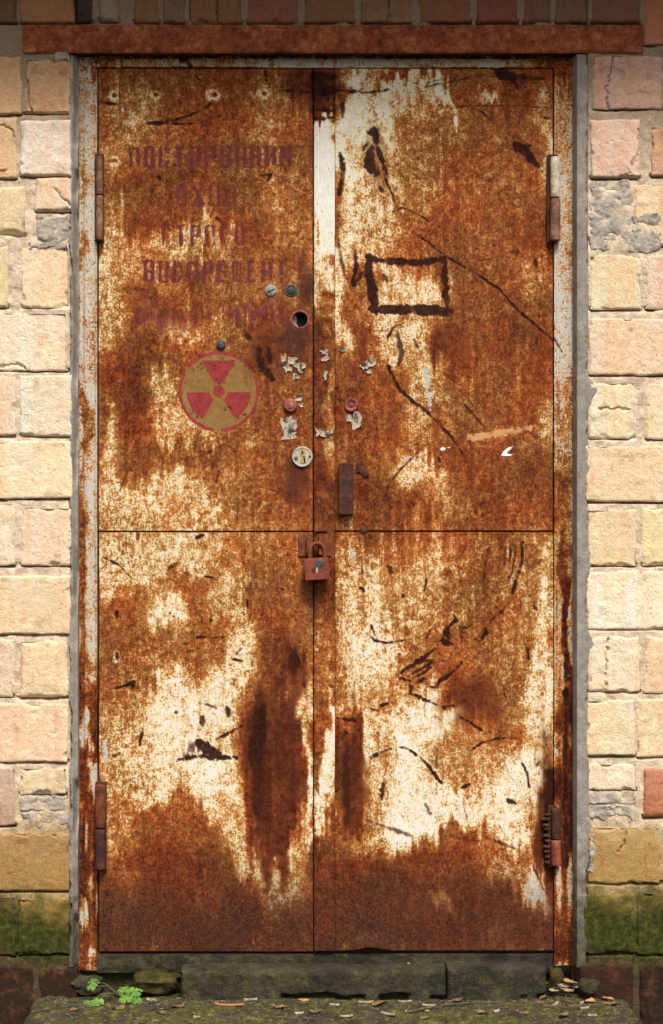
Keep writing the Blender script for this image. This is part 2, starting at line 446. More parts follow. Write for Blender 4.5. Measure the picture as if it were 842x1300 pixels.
def stroke(A, pts, w0, w1=None, alpha=1.0, jag=0.8, seed=0, taper=0.30):
    """a worn line along pts, half-width w0 -> w1"""
    w1 = w0 if w1 is None else w1
    P = np.array(pts, float); L = np.concatenate([[0], np.cumsum(np.hypot(*np.diff(P, axis=0).T))])
    pad = max(w0, w1) * 2 + 5
    x0, x1 = max(0, int(P[:, 0].min() - pad)), min(WW, int(P[:, 0].max() + pad) + 1)
    y0, y1 = max(0, int(P[:, 1].min() - pad)), min(HH, int(P[:, 1].max() + pad) + 1)
    sl = (slice(y0, y1), slice(x0, x1))
    x = GX[sl] + 2.2 * n2[sl]; y = GY[sl] + 2.2 * n1x[sl]
    best = np.full(x.shape, -9.0)
    for i in range(len(P) - 1):
        a, b = P[i], P[i + 1]; d = b - a; l2 = max(d @ d, 1e-6)
        t = np.clip(((x - a[0]) * d[0] + (y - a[1]) * d[1]) / l2, 0, 1)
        dist = np.hypot(x - a[0] - t * d[0], y - a[1] - t * d[1])
        q = (L[i] + t * math.sqrt(l2)) / L[-1]
        w = (w0 + (w1 - w0) * q) * (1 - taper * np.abs(2 * q - 1) ** 3)
        best = np.maximum(best, w - dist)
    m = sstep(-0.9, 1.0, best * .9 + jag * min(1.0, max(w0, w1) / 3.2) * (n3[sl] + 0.6 * n2[sl] + 1.1 * n4[sl]) * 2.4) * alpha * np.clip(.92 + .55 * n3[sl], .35, 1.1)
    A[sl] = np.maximum(A[sl], m)

# --- broad wear of the four sheets
for b in [
    # upper left
    (260, 115, 150, 30, .40), (152, 270, 26, 120, .56), (140, 345, 18, 90, .66), (165, 150, 40, 25, .60), (240, 260, 95, 80, .37),
    (200, 235, 50, 18, .30), (352, 150, 36, 55, .52), (385, 112, 20, 32, .12), (365, 235, 22, 60, .50), (248, 316, 50, 16, .62), (170, 345, 38, 28, .60),
    (150, 412, 26, 40, .62), (185, 500, 50, 85, .27), (250, 590, 60, 26, .30, 1, .55, 25), (232, 548, 38, 30, .68), (212, 512, 20, 40, .64), (245, 418, 42, 18, .62),
    (332, 440, 14, 40, .12), (350, 560, 40, 50, .38), (150, 640, 32, 40, .66), (205, 642, 48, 34, .71), (262, 656, 56, 18, .62), (320, 555, 18, 20, .55),
    (335, 640, 48, 28, .45), (134, 590, 10, 90, .62), (300, 430, 40, 30, .50), (290, 610, 30, 22, .55),
    # lower left
    (170, 716, 46, 36, .74), (225, 698, 66, 24, .70), (155, 795, 22, 50, .42), (182, 772, 34, 30, .42), (215, 770, 18, 32, .76), (290, 765, 34, 42, .66),
    (330, 700, 60, 24, .52), (345, 790, 38, 70, .40), (368, 745, 22, 40, .42), (185, 850, 60, 40, .50), (250, 840, 40, 36, .50), (298, 845, 18, 50, .74), (288, 892, 24, 44, .80),
    (212, 905, 42, 40, .80), (235, 935, 52, 46, .84), (158, 940, 32, 50, .66), (200, 985, 66, 36, .74), (276, 985, 22, 42, .90), (292, 1015, 20, 44, .80), (140, 1000, 14, 60, .62),
    (366, 850, 26, 70, .28), (352, 960, 30, 70, .20), (391, 985, 8, 110, .84), (205, 1075, 75, 40, .34), (150, 1062, 20, 44, .54),
    (262, 1165, 160, 62, .22), (230, 1110, 90, 40, .26), (305, 1060, 14, 60, .62, 1, .5, -18), (330, 1090, 20, 55, .66, 1, .5, -12), (358, 1125, 28, 44, .68), (352, 1050, 24, 44, .40), (375, 1060, 12, 60, .60), (165, 1130, 12, 30, .44),
    # lower right
    (565, 800, 150, 130, .60), (468, 735, 40, 56, .68), (560, 722, 60, 34, .67), (602, 752, 34, 50, .48), (645, 716, 30, 34, .58), (692, 755, 10, 70, .72),
    (478, 815, 46, 40, .74), (468, 872, 32, 50, .78), (545, 792, 50, 26, .60), (592, 830, 60, 40, .46), (640, 800, 30, 40, .48), (600, 892, 42, 40, .20), (650, 865, 28, 50, .50),
    (686, 880, 15, 70, .76), (505, 905, 30, 36, .60), (533, 892, 28, 24, .80), (562, 922, 36, 20, .84), (515, 985, 46, 60, .90), (478, 972, 22, 42, .70), (562, 1030, 52, 40, .90),
    (528, 1052, 40, 34, .95), (602, 975, 50, 36, .58), (645, 955, 30, 26, .60), (672, 985, 24, 34, .86), (612, 1040, 40, 34, .80), (644, 1025, 30, 44, .84), 
    (472, 1062, 34, 18, .60), (565, 1165, 160, 72, .22), (470, 1110, 60, 40, .24), (560, 1105, 60, 28, .28), (670, 1125, 24, 36, .84), (640, 1105, 26, 24, .56), (698, 1045, 20, 70, .03), (550, 1165, 14, 14, .5),
    # upper right
    (560, 380, 150, 320, .44), (470, 150, 40, 66, .86), (440, 195, 13, 120, .92), (505, 108, 46, 18, .84), (545, 150, 32, 52, .66), (482, 255, 46, 60, .68), (460, 310, 34, 50, .64),
    (515, 362, 42, 28, .74), (500, 425, 40, 30, .68), (565, 225, 80, 70, .50), (625, 205, 60, 80, .42), (602, 305, 80, 50, .37), (645, 285, 50, 60, .40), (692, 175, 9, 55, .66), (562, 121, 14, 8, .95), (622, 121, 12, 6, .8),
    (682, 335, 18, 28, .56), (535, 470, 22, 50, .66), (572, 432, 36, 30, .20), (632, 432, 60, 60, .36), (692, 515, 12, 40, .62), (476, 540, 40, 60, .36), (540, 535, 26, 50, .58), (530, 602, 46, 36, .70),
    (522, 652, 60, 20, .32), (575, 645, 50, 16, .60), (642, 620, 60, 56, .36), (442, 480, 16, 70, .30), (468, 630, 26, 40, .32), (430, 360, 10, 70, .80), (690, 130, 12, 26, .62), (590, 560, 50, 30, .36), (560, 95, 100, 8, .42)]:
    blob(WEAR, *b)
rd = random.Random(6)
for k in range(34):      # rust run-down in separate streaks
    x = rd.uniform(312, 388); y0_ = rd.uniform(870, 960) if x > 330 else rd.uniform(890, 930); y1_ = rd.uniform(1000, 1120) - (35 if x > 372 or x < 322 else 0)
    blob(WEAR, x, (y0_ + y1_) / 2, rd.uniform(2.5, 6), (y1_ - y0_) / 2, rd.uniform(.06, .30), .85, .6, rag=.9, warped=False)
for k in range(14):
    x = rd.uniform(427, 460); y0_ = rd.uniform(880, 965); y1_ = rd.uniform(1000, 1075)
    blob(WEAR, x, (y0_ + y1_) / 2, rd.uniform(2, 5), (y1_ - y0_) / 2, rd.uniform(.05, .30), .85, .6, rag=.9, warped=False)
# paint rings round the upper rivets
for cx, cy in ((198, 121), (271, 121), (335, 120), (144, 122), (145, 205)):
    blob(WEAR, cx, cy, 7, 6, .80, .85, .5, rag=1.1, warped=False); blob(WEAR, cx + 1, cy - 1, 3, 2.6, .2, .9, .4, warped=False)
blob(WEAR, 148, 834, 5, 8, .86, .9, .4, warped=False)
stroke(MAPS['dark'], [(149, 830), (150, 838)], 2.2, 1.8, .9)
# lower edge of all leaves: dirt-browned
MAPS['olive'] = np.clip(sstep(1040, 1190, GY) * 0.80 + 0.25 * n1x * sstep(1080, 1160, GY), 0, 1)

WEAR_SHEET = WEAR.copy()
# --- cover strip between the leaves
WS = np.full((HH, WW), 0.3)
for b in [(411, 240, 30, 110, .93), (411, 380, 30, 60, .70), (411, 110, 30, 28, .04), (411, 146, 30, 7, .05), (411, 500, 30, 90, .30), (411, 720, 30, 120, .28), (411, 850, 30, 50, .50),
          (411, 985, 30, 90, .80), (404, 940, 8, 60, .40), (411, 1150, 40, 80, .27), (411, 620, 8, 60, .26), (420, 560, 6, 90, .55)]:
    blob(WS, *b, soft=.4, rag=.9) if len(b) == 5 else blob(WS, *b)
# --- frame
WF = np.full((HH, WW), 0.72)
for b in [(110, 300, 22, 330, .80), (118, 480, 8, 300, .90), (101, 480, 5, 200, .50), (104, 720, 7, 160, .46), (118, 780, 7, 120, .88), (110, 930, 26, 90, .30), (110, 1100, 26, 130, .20), (108, 940, 7, 28, .92),
          (112, 1010, 9, 24, .95), (111, 1145, 6, 26, .92), (115, 1190, 12, 24, .35), (100, 885, 8, 50, .25),
          (716, 150, 26, 90, .70), (718, 260, 16, 60, .78), (716, 400, 18, 100, .92), (716, 560, 22, 90, .62), (712, 640, 16, 60, .45), (716, 720, 20, 60, .60), (718, 850, 9, 150, .12), (728, 840, 4, 120, .80), (708, 800, 6, 90, .66),
          (716, 1030, 26, 90, .10), (716, 1140, 22, 44, .30), (716, 1200, 22, 24, .22), (716, 88, 26, 24, .40),
          (250, 78, 120, 8, .95), (480, 78, 160, 8, .95), (640, 78, 60, 8, .90), (130, 80, 30, 10, .5), (240, 78, 8, 10, .1), (700, 78, 40, 10, .45)]:
    blob(WF, *b, soft=.4, rag=.8)

for b in [(710, 1130, 3, 34, .85), (724, 1128, 3, 36, .85)]: blob(WF, *b, soft=.6, rag=1.0, warped=False)
# --- dark scratches, gouges and burnt marks, plus painted shade in the hasp opening
DK = MAPS['dark']
for pts, a, b, al in [
    # upper left
    ([(270, 128), (262, 137), (240, 147), (222, 153), (187, 157)], 1.0, 1.6, 1), ([(187, 157), (245, 157)], 1.6, .8, 1), ([(257, 155), (270, 149), (283, 146)], 1.0, 1.8, 1), ([(252, 153), (262, 157)], 1.5, 1, .9),
    ([(150, 92), (152, 140)], 1.0, 1.0, .9), ([(124, 130), (148, 132)], 1.8, 1.4, 1), ([(248, 95), (256, 105)], 1.2, 1, .8), ([(338, 88), (339, 105)], 2, 1.3, .9), ([(355, 115), (395, 117)], 1.5, 2, .9),
    ([(330, 223), (345, 222), (340, 230)], 1.2, 1.5, 1), ([(266, 250), (272, 262), (268, 275)], 1, 1.3, .7), ([(276, 276), (284, 285)], 1.6, 1.6, .9), ([(195, 222), (204, 228)], 3.2, 2.5, .8), ([(232, 213), (244, 231)], 1, .8, .7),
    ([(330, 445), (336, 470), (346, 480)], 4, 6, .9), ([(338, 440), (344, 458)], 3, 4, .8), ([(310, 420), (318, 430)], 3.5, 2, .7), ([(255, 580), (288, 561)], 1.3, 1.0, .8), ([(318, 560), (345, 543)], 1, .8, .6), ([(152, 622), (162, 598)], 1.4, 1.2, .8),
    ([(275, 612), (279, 598)], 1.2, 1.0, .9), ([(308, 600), (330, 618), (356, 626)], 1.0, .8, .7), ([(301, 635), (301, 662)], 1.2, .8, .8), ([(288, 564), (296, 570)], 3, 2, .6),
    # lower left
    ([(131, 708), (150, 716), (168, 733)], 1.4, .8, .9), ([(250, 682), (258, 678)], 2.2, 1.8, .9), ([(175, 676), (175, 688)], 1.4, 1, .8), ([(216, 722), (228, 714)], 1.3, 1, .9), ([(228, 725), (245, 732)], 1.2, .7, .8), ([(262, 732), (273, 733)], 1.8, 1.2, .9),
    ([(250, 808), (264, 808), (288, 808)], 2.0, .7, 1), ([(245, 793), (256, 790), (256, 783)], 1.2, 1.2, .9), ([(234, 816), (244, 815)], 1.2, 1, .8), ([(238, 826), (248, 825)], 1, 1, .7), ([(312, 760), (314, 772)], 1.8, 1.0, .8), ([(267, 785), (267, 790)], 1.8, 1.3, .8),
    ([(148, 874), (160, 870), (170, 866), (167, 876)], 1.8, 1.8, 1), ([(160, 884), (166, 886)], 1.2, 1, .8), ([(166, 872), (174, 892), (182, 918)], 1.0, .7, .5), ([(182, 925), (178, 945)], 1.2, 1.6, .9), ([(144, 960), (151, 956)], 1.6, 1.3, .9),
    ([(226, 966), (246, 962), (268, 962), (300, 962)], 1.8, 3.5, 1), ([(254, 945), (264, 952), (276, 958)], 7, 7, 1), ([(272, 941), (290, 932), (308, 922)], 1.4, 1.8, 1), ([(296, 836), (308, 838)], 1.6, 1, .9), ([(300, 830), (307, 822)], 1.2, 1, .8),
    ([(256, 912), (258, 922)], 4, 3, .8), ([(288, 900), (292, 908)], 4, 3, .75), ([(262, 895), (274, 900)], 2.5, 2, .7), ([(222, 905), (226, 905)], 2.5, 2, .7),
    
    ([(370, 830), (376, 842)], 5, 6, .9), ([(350, 862), (354, 872)], 4, 3, .6), ([(386, 812), (386, 880)], 2.0, 2.5, .6), ([(340, 845), (345, 850)], 3, 2, .7), ([(149, 776), (149, 784)], 2.4, 2, .9),
    # strip and the middle
    ([(398, 95), (425, 97)], 6, 5, .95), ([(398, 116), (425, 113)], 7, 6, .95), ([(398, 139), (425, 141)], 2.5, 2.5, .95), ([(398, 150), (424, 149)], 3, 1.5, .9), ([(427, 113), (470, 117), (495, 113)], 2.5, .9, .8),
    # upper right
    ([(467, 168), (477, 166), (478, 182)], 5, 5.5, 1), ([(472, 188), (470, 210), (478, 220)], 5, 7, .95), ([(478, 188), (486, 205), (490, 220)], 3.5, 3, .95), ([(462, 190), (467, 180)], 1.5, 2, .9), ([(488, 222), (496, 240), (505, 262)], 2.0, 1.4, 1), ([(482, 236), (486, 242)], 3, 2, .8),
    ([(432, 195), (435, 215), (431, 245)], 3.5, 4.5, .95), ([(436, 130), (436, 148)], 2, 2.5, .7), ([(500, 268), (512, 263), (530, 271), (548, 282)], 1.2, .8, .85), ([(505, 216), (512, 223)], 3, 2.5, .6), ([(525, 220), (532, 226)], 3, 2.5, .6), ([(540, 226), (553, 224)], 2, 2, .5),
    ([(524, 294), (546, 308), (562, 322), (582, 335), (606, 348), (632, 366), (648, 384), (672, 405), (698, 428), (702, 433)], 1.3, 1.6, .95), ([(575, 350), (580, 335)], 1, 1, .6),
    ([(470, 328), (492, 331), (530, 334), (562, 328)], 4.0, 4.5, 1), ([(467, 326), (468, 345), (474, 375), (476, 394)], 5.5, 6, 1), ([(564, 326), (563, 350), (566, 375), (570, 396)], 4.0, 5, 1), ([(472, 393), (500, 393), (530, 392), (573, 395)], 6, 7, 1), ([(450, 318), (452, 340), (448, 362), (462, 345)], 3.5, 3, .9), ([(485, 350), (490, 355)], 5, 4, .6),
    ([(658, 183), (668, 192), (674, 202), (684, 212), (690, 222)], 6.5, 2.5, .95), ([(657, 190), (672, 184)], 4, 3, .9), ([(632, 92), (650, 98), (658, 112)], 8, 3, .85), ([(640, 96), (690, 100)], 4, 2.5, .7), ([(540, 110), (590, 100), (615, 95)], .9, .9, .8), ([(545, 104), (580, 97)], .9, .8, .7), ([(575, 135), (640, 134), (700, 137)], .8, 1.0, .7), ([(600, 138), (612, 141), (626, 154)], 1, 1, .8), ([(685, 148), (700, 150)], 1.6, 1.6, .7), ([(645, 150), (672, 146)], 1.2, 1.2, .6), ([(430, 310), (434, 335), (438, 350)], 2, 2.2, .6),
    ([(494, 464), (500, 478), (508, 494), (522, 508), (538, 520), (556, 536), (574, 556), (586, 574), (593, 588)], 2.2, 1.6, .95), ([(492, 428), (500, 416), (508, 412)], 1.8, 1.4, .8), ([(504, 420), (510, 445), (508, 462)], 3, 2.5, .6), ([(525, 430), (530, 442)], 2, 1.6, .7), ([(564, 474), (580, 486)], 1.4, 1, .7), ([(590, 512), (604, 528), (616, 544), (626, 550)], 1.2, 1, .75), ([(588, 495), (602, 515)], 1, .9, .6),
    ([(490, 632), (494, 615), (508, 597), (520, 584), (538, 566)], 1.1, 1.0, .85), ([(555, 580), (558, 586)], 2.2, 1.8, .8), ([(679, 426), (681, 436)], 3, 3, .75), ([(679, 330), (681, 336)], 3, 3, .7), ([(658, 318), (656, 324)], 2, 2, .7), ([(679, 613), (681, 618)], 2, 2, .7), ([(458, 600), (468, 602)], 2.6, 2.6, .8), ([(672, 662), (676, 666)], 3, 2.5, .8), ([(478, 540), (480, 560)], 1.2, 1, .6), ([(686, 562), (686, 600)], .9, .9, .6),
    # lower right
    ([(664, 688), (662, 710), (656, 738), (648, 760), (636, 776), (620, 790), (614, 798)], 2.2, 1.7, 1), ([(614, 796), (616, 802), (609, 814)], 2.5, 2.6, 1), ([(612, 808), (620, 803)], 1.8, 1.4, .9), ([(656, 690), (650, 725), (642, 745)], 1.3, .8, .8), ([(648, 690), (645, 735)], 1.4, .8, .8), ([(640, 692), (640, 740)], 1.2, .7, .7), ([(622, 695), (616, 718), (614, 738)], 2.0, 1.4, .75), ([(636, 700), (632, 730)], 1, .8, .7),
    ([(548, 817), (560, 813), (568, 798), (580, 788)], 1.8, 2.2, 1), ([(562, 815), (574, 818)], 5, 3, 1), ([(584, 797), (592, 797), (598, 793)], 2, 1.4, .95), ([(566, 800), (570, 812)], 4, 4, .9), ([(578, 785), (577, 780)], 1, .8, .8), ([(585, 797), (586, 815)], 2.6, 2, .6), ([(598, 812), (612, 814)], 1.2, 1.2, .7),
    ([(503, 858), (520, 848), (536, 838), (554, 823)], 3.0, 2.0, 1), ([(503, 859), (514, 863), (522, 866)], 2.8, 2, 1), ([(514, 862), (534, 850), (548, 842), (564, 840)], 1.6, 1.4, .95), ([(518, 864), (536, 856), (552, 843)], 1.3, 1, .9), ([(528, 867), (538, 862)], 2.2, 2.2, .95), ([(520, 868), (523, 875), (522, 880), (532, 884), (548, 892), (564, 899)], 3.0, 1.8, 1), ([(545, 871), (553, 872), (560, 862), (572, 856), (586, 842)], 2.4, 2.0, 1), ([(560, 866), (576, 852)], 1.2, 1.0, .8), ([(535, 840), (562, 838)], 1.8, 1.2, .7),
    ([(566, 898), (580, 896), (590, 892)], 1, 1.8, .75), ([(580, 909), (598, 919), (612, 928)], 1.7, 1.6, 1), ([(640, 870), (642, 884), (648, 896)], 1.3, .9, .85), ([(470, 901), (480, 903), (486, 896), (498, 891)], 2.4, 1.6, 1), ([(428, 913), (450, 914), (464, 915)], 2.8, 1.8, .95), ([(466, 804), (474, 812), (490, 816), (520, 811)], 1.5, 1.1, .9), ([(472, 796), (476, 806)], 2, 1.5, .8), ([(540, 812), (547, 800)], 1.2, 1, .8), ([(538, 752), (543, 735)], 1.2, .9, .8),
    ([(502, 948), (516, 950), (532, 960), (546, 976), (560, 994)], 1.0, 2.2, .95), ([(470, 961), (482, 956), (496, 950)], 2.2, 1.2, .95), ([(596, 953), (612, 943), (630, 938), (656, 937)], 1.2, 1.3, .9), ([(662, 968), (670, 982), (672, 998)], 1.6, 1.8, .9), ([(668, 690), (672, 790), (670, 836)], .8, 1.0, .5), ([(670, 822), (671, 836)], 2.0, 2.0, .7), ([(660, 762), (661, 776)], 1.8, 1, .7), ([(680, 768), (681, 774)], 2, 2, .8),
    ([(432, 938), (440, 930)], 3, 3, .8), ([(487, 996), (484, 1012)], 4, 3.5, .75), ([(462, 1040), (490, 1050), (525, 1062)], 2.0, 2.2, .55), ([(588, 1012), (592, 1040)], 2, 1.4, .55), ([(646, 1016), (654, 1019)], 3.2, 2.5, .9), ([(586, 1000), (596, 995)], 2.4, 1.4, .9), ([(680, 972), (684, 966)], 2.2, 1.6, .8), ([(540, 1022), (547, 1034)], 3, 2, .5),
    ([(458, 748), (462, 752)], 3, 2.5, .8), ([(510, 755), (514, 758)], 3, 2.5, .8), ([(493, 720), (497, 726)], 3, 3, .6), ([(460, 705), (460, 730)], 1.4, 1, .6), ([(578, 753), (588, 754)], 1.2, 1, .6), ([(462, 780), (466, 786)], 2, 2, .8), ([(700, 985), (702, 1010)], 5, 6, .9), ([(698, 1020), (702, 1090)], 7, 4, .85), ([(610, 1060), (660, 1080)], 1.2, 1.4, .5), ([(676, 1098), (690, 1130), (700, 1142)], 1.6, 1.0, .6)]:
    stroke(DK, pts, a, b, al)
# seam lines between the sheets
stroke(DK, [(124, 675), (397, 675)], .7, .7, .5); stroke(DK, [(427, 674), (703, 674)], .9, .9, .55)
for b in [(330, 940, 10, 60, .62), (334, 1000, 16, 75, .5), (318, 950, 5, 34, .55), (352, 975, 16, 90, .42), (368, 960, 8, 60, .4), (376, 940, 6, 50, .5), (448, 975, 6, 70, .5), (436, 965, 5, 45, .45), (454, 1010, 4, 50, .4), (374, 842, 12, 16, .6), (330, 450, 10, 36, .55), (346, 478, 10, 14, .5), (698, 1040, 13, 72, .55), (404, 692, 9, 12, .8), (420, 650, 6, 30, .3), (380, 880, 8, 60, .3), (600, 895, 34, 34, .22), (572, 432, 30, 28, .25), (475, 200, 11, 34, .30), (264, 957, 12, 6, .6)]:  # the blob at the hasp paints the darkness of its opening into the colour
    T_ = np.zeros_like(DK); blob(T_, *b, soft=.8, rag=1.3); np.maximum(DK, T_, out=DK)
for b in [(329, 925, 9, 46, .85), (327, 985, 8, 60, .7), (340, 1010, 12, 70, .6), (356, 990, 12, 85, .55), (371, 965, 7, 55, .6), (318, 948, 4, 30, .8), (440, 985, 6, 60, .7), (450, 965, 5, 55, .6), (697, 1030, 9, 70, .85), (688, 1050, 9, 50, .55), (700, 1085, 6, 30, .7), (598, 890, 30, 32, .38), (622, 905, 20, 20, .34), (374, 842, 11, 15, .75), (354, 870, 9, 12, .5), (404, 110, 20, 24, .7)]:
    T_ = np.zeros_like(DK); blob(T_, *b, soft=.75, rag=1.0, warped=False); np.maximum(DK, T_, out=DK)
# scattered nicks
rnd = random.Random(4)
for k in range(260):
    c0 = rnd.choice([(235, 920, 60, 60), (520, 980, 70, 60), (300, 850, 40, 80), (180, 720, 50, 50), (480, 800, 50, 80), (560, 600, 60, 60), (250, 780, 80, 80), (600, 750, 80, 60), (412, 500, 300, 400), (600, 140, 90, 30), (470, 330, 60, 120)])
    x = rnd.gauss(c0[0], c0[2]); y = rnd.gauss(c0[1], c0[3]); t = rnd.uniform(0, math.pi); l = rnd.uniform(0, 4) if rnd.random() < .25 else rnd.uniform(0, 1)
    if 126 < x < 702 and 92 < y < 1080: stroke(DK, [(x, y), (x + l * math.cos(t) + .1, y + l * math.sin(t))], rnd.uniform(.25, 1.15) ** 1.3, None, rnd.uniform(.4, .9), taper=0)
for k in range(40):
    x = rnd.uniform(130, 690); y = rnd.uniform(100, 1040); t = rnd.gauss(1.2, .8); l = rnd.uniform(8, 30); c = rnd.uniform(-.3, .3)
    stroke(DK, [(x, y), (x + l * math.cos(t), y + l * math.sin(t)), (x + 2 * l * math.cos(t + c), y + 2 * l * math.sin(t + c))], .5, .5, rnd.uniform(.35, .6))
# bluish-black stains by the locks
for b in [(372, 440, 22, 44, .75), (350, 470, 14, 24, .5), (374, 606, 20, 32, .72), (350, 600, 12, 30, .4), (390, 360, 9, 24, .8), (385, 340, 9, 16, .5), (440, 460, 24, 20, .3), (412, 600, 14, 90, .35), (395, 760, 14, 60, .45), (300, 690, 10, 6, .2)]:
    blob(MAPS['stain'], *b, soft=.7, warped=False)
# pale scrapes, chips, chalk and green mark
stroke(MAPS['pale'], [(596, 555), (620, 551), (650, 548), (680, 541)], 5.0, 3.6, .9, .9)
stroke(MAPS['grey'], [(540, 468), (543, 485), (547, 520)], 3.2, 1.2, .9); stroke(MAPS['grey'], [(513, 583), (526, 580)], 2, 1.2, .8); stroke(MAPS['grey'], [(532, 585), (534, 592)], 1.8, 1.2, .7)
stroke(MAPS['grey'], [(445, 695), (450, 712)], 3, 2, .8, 1.5); stroke(MAPS['grey'], [(432, 755), (446, 745)], 2.5, 2, .6, 1.5); stroke(MAPS['grey'], [(133, 935), (136, 965)], 3, 3, .8, 1.2)
stroke(MAPS['white'], [(561, 570), (571, 567)], 2.0, 1.2, 1, .3); stroke(MAPS['white'], [(638, 577), (645, 570), (652, 566)], 1.6, 1.6, 1, .3); stroke(MAPS['white'], [(640, 577), (654, 577)], 1.4, 1.0, 1, .3)
stroke(MAPS['olive'], [(555, 950), (555, 976)], 1.9, 1.9, 1, .3)

# --- stencilled warning lettering
GLYPH = {'П': 'ad t', 'О': 'ad T B', 'С': 'a u v', 'Т': 'm t', 'Р': 'a q t h', 'Н': 'ad h', 'И': 'ad /', 'М': 'ad V', 'В': 'a b h T H B', 'Х': 'X', 'Д': 'ad T f', 'Г': 'a t', 'Е': 'a t h w', 'Щ': 'amd w', '!': 'e o', 'І': 'm'}
def letter(ch, x, y, w, h, al, rn):
    k = 2.6; A = MAPS['letter']
    xl, xr, xm = x + k, x + w - k, x + w / 2
    for g in GLYPH[ch].replace(' ', ''):
        a_ = al * rn.uniform(.8, 1.1)
        seg = {'a': [(xl, y + 2), (xl, y + h - 2)], 'd': [(xr, y + 2), (xr, y + h - 2)], 'm': [(xm, y + 2), (xm, y + h - 2)], 'b': [(xr - .5, y + 3), (xr, y + h * .42)], 't': [(x + 3.5, y + 1.6), (xr - 2, y + 1.6)],
               'T': [(xl, y + 2.4), (xm - 1.8, y + .6)], 'B': [(xl, y + h - 2.4), (xm - 1.8, y + h - .6)], 'u': [(xm + 1.5, y + 2), (xr, y + 7)], 'v': [(xr, y + h - 7), (xm + 1.5, y + h - 2)], 'q': [(xr, y + 2), (xr, y + h * .52)],
               'h': [(xl + 3.5, y + h * .52), (xr - 3, y + h * .52)], '/': [(xl + 2, y + h * .72), (xr - 2, y + h * .3)], 'V': [(xl + 1, y + 3), (xm, y + h * .55), (xr - 1, y + 3)], 'X': [(xl, y + 1), (xr, y + h - 1)],
               'f': [(x, y + h), (x + w, y + h)], 'w': [(x + 3, y + h - 1.5), (xr - 2, y + h - 1.5)], 'e': [(xm, y), (xm, y + h * .62)], 'o': [(xm, y + h - 3), (xm, y + h - 1)], 'H': [(xr, y + h * .56), (xr, y + h - 3)]}[g]
        thick = (k if ch != 'Щ' else 1.5) if g in 'admbqeHXo' else 1.9
        stroke(A, seg, thick, thick, a_, .45, taper=0)
        if g in 'TB': stroke(A, [(2 * xm - a__, b__) for a__, b__ in seg], thick, thick, a_, .45, taper=0)
        if g == 'X': stroke(A, [(xr, y + 1), (xl, y + h - 1)], thick, thick, a_, .45, taper=0)
rn = random.Random(9)
def line(txt, x0, x1, y, h, al0, al1, slope=0):
    p = (x1 - x0 + 4) / len(txt)
    for i, ch in enumerate(txt):
        if ch == ' ': continue
        letter(ch, x0 + i * p, y + slope * i, p - 4.6, h, al0 + (al1 - al0) * i / len(txt), rn)
line('ПОСТОРОННИМ', 163, 371, 186, 26, .92, 1.0)
line('ВХОД', 223, 300, 235, 26, .66, .58)
line('СТРОГО', 205, 312, 285, 26, .80, .60)
line('ВОСПРЕЩЕН!', 181, 366, 331, 27, .98, .66)
for x in range(176, 366, 9):       # last line, worn past reading
    if rn.random() < .8: stroke(MAPS['letter'], [(x, 389 + rn.uniform(-3, 9)), (x + rn.uniform(-1, 1), 414 - rn.uniform(-2, 8))], rn.uniform(1.6, 3.0), None, rn.uniform(.42, .62) + .12 + (.14 if x > 285 else 0))
blob(MAPS['letter'], 325, 392, 46, 9, .46, 1, .5); blob(MAPS['letter'], 205, 408, 40, 14, .38, 1, .6)
# the stencil paint is scuffed through by the rust
MAPS['letter'] *= np.clip(1.0 - 0.35 * np.clip(n3 * 1.6, 0, 1), 0, 1)

# --- radiation trefoil, stencilled: yellow disc, red blades, hub and broken ring
cx, cy = 278, 497
rr = np.hypot(GX - cx, GY - cy); th = np.degrees(np.arctan2(-(GY - cy), GX - cx)) % 360
MAPS['yellow'] = sstep(50.5, 49, rr) * 0.8
ring = sstep(46.2, 47, rr) * sstep(51.8, 50.8, rr)
for g in (146, 30, 268): ring = ring * (1 - sstep(5, 3.5, np.abs((th - g + 180) % 360 - 180)))
red = ring * 0.80
for g in (90, 211, 329):
    dth = np.abs((th - g + 180) % 360 - 180)
    prof = sstep(30.5, 28.5, dth) * sstep(10.5, 12, rr) * sstep(40.5, 39, rr * np.cos(np.radians(dth)) if g == 90 else rr * 0.97)
    red = np.maximum(red, prof * 0.88)
red = np.maximum(red, sstep(8.6, 7.4, rr) * 0.82)
MAPS['red'] = np.maximum(MAPS['red'], red)
# red paint round the spy hole
r2 = np.hypot(GX - 381, GY - 406)
MAPS['red'] = np.maximum(MAPS['red'], sstep(14.5, 12.5, r2) * 0.75)
rs = random.Random(21)
for k in range(135):          # flaked specks
    c0 = rs.choice([(252, 465, 6), (262, 470, 8), (276, 486, 5), (250, 520, 8), (255, 530, 7), (305, 528, 7), (288, 517, 3), (316, 505, 4), (278, 497, 34), (288, 458, 8), (262, 460, 8)])
    x = rs.gauss(c0[0], c0[2]); y = rs.gauss(c0[1], c0[2])
    if math.hypot(x - cx, y - cy) < 50: stroke(DK, [(x, y), (x + rs.uniform(-2, 2), y + rs.uniform(-2, 2))], rs.uniform(.3, 1.0), None, .85, .3)
WEAR_SHEET = WEAR_SHEET - 0.25 * np.clip(WEAR_SHEET - .62, 0, 1)
WEAR_SHEET = np.clip(WEAR_SHEET + 0.05 * nst * 1.4 + 0.07 * n3, -.1, 1.1); WS = np.clip(WS + .07 * nst, 0, 1.1); WF = np.clip(WF - .04 - .3 * np.clip(WF - .6, 0, 1) + 0.10 * nst + .08 * n3, 0, 1.1)
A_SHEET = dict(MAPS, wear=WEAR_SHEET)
ZERO = np.zeros((HH, WW))
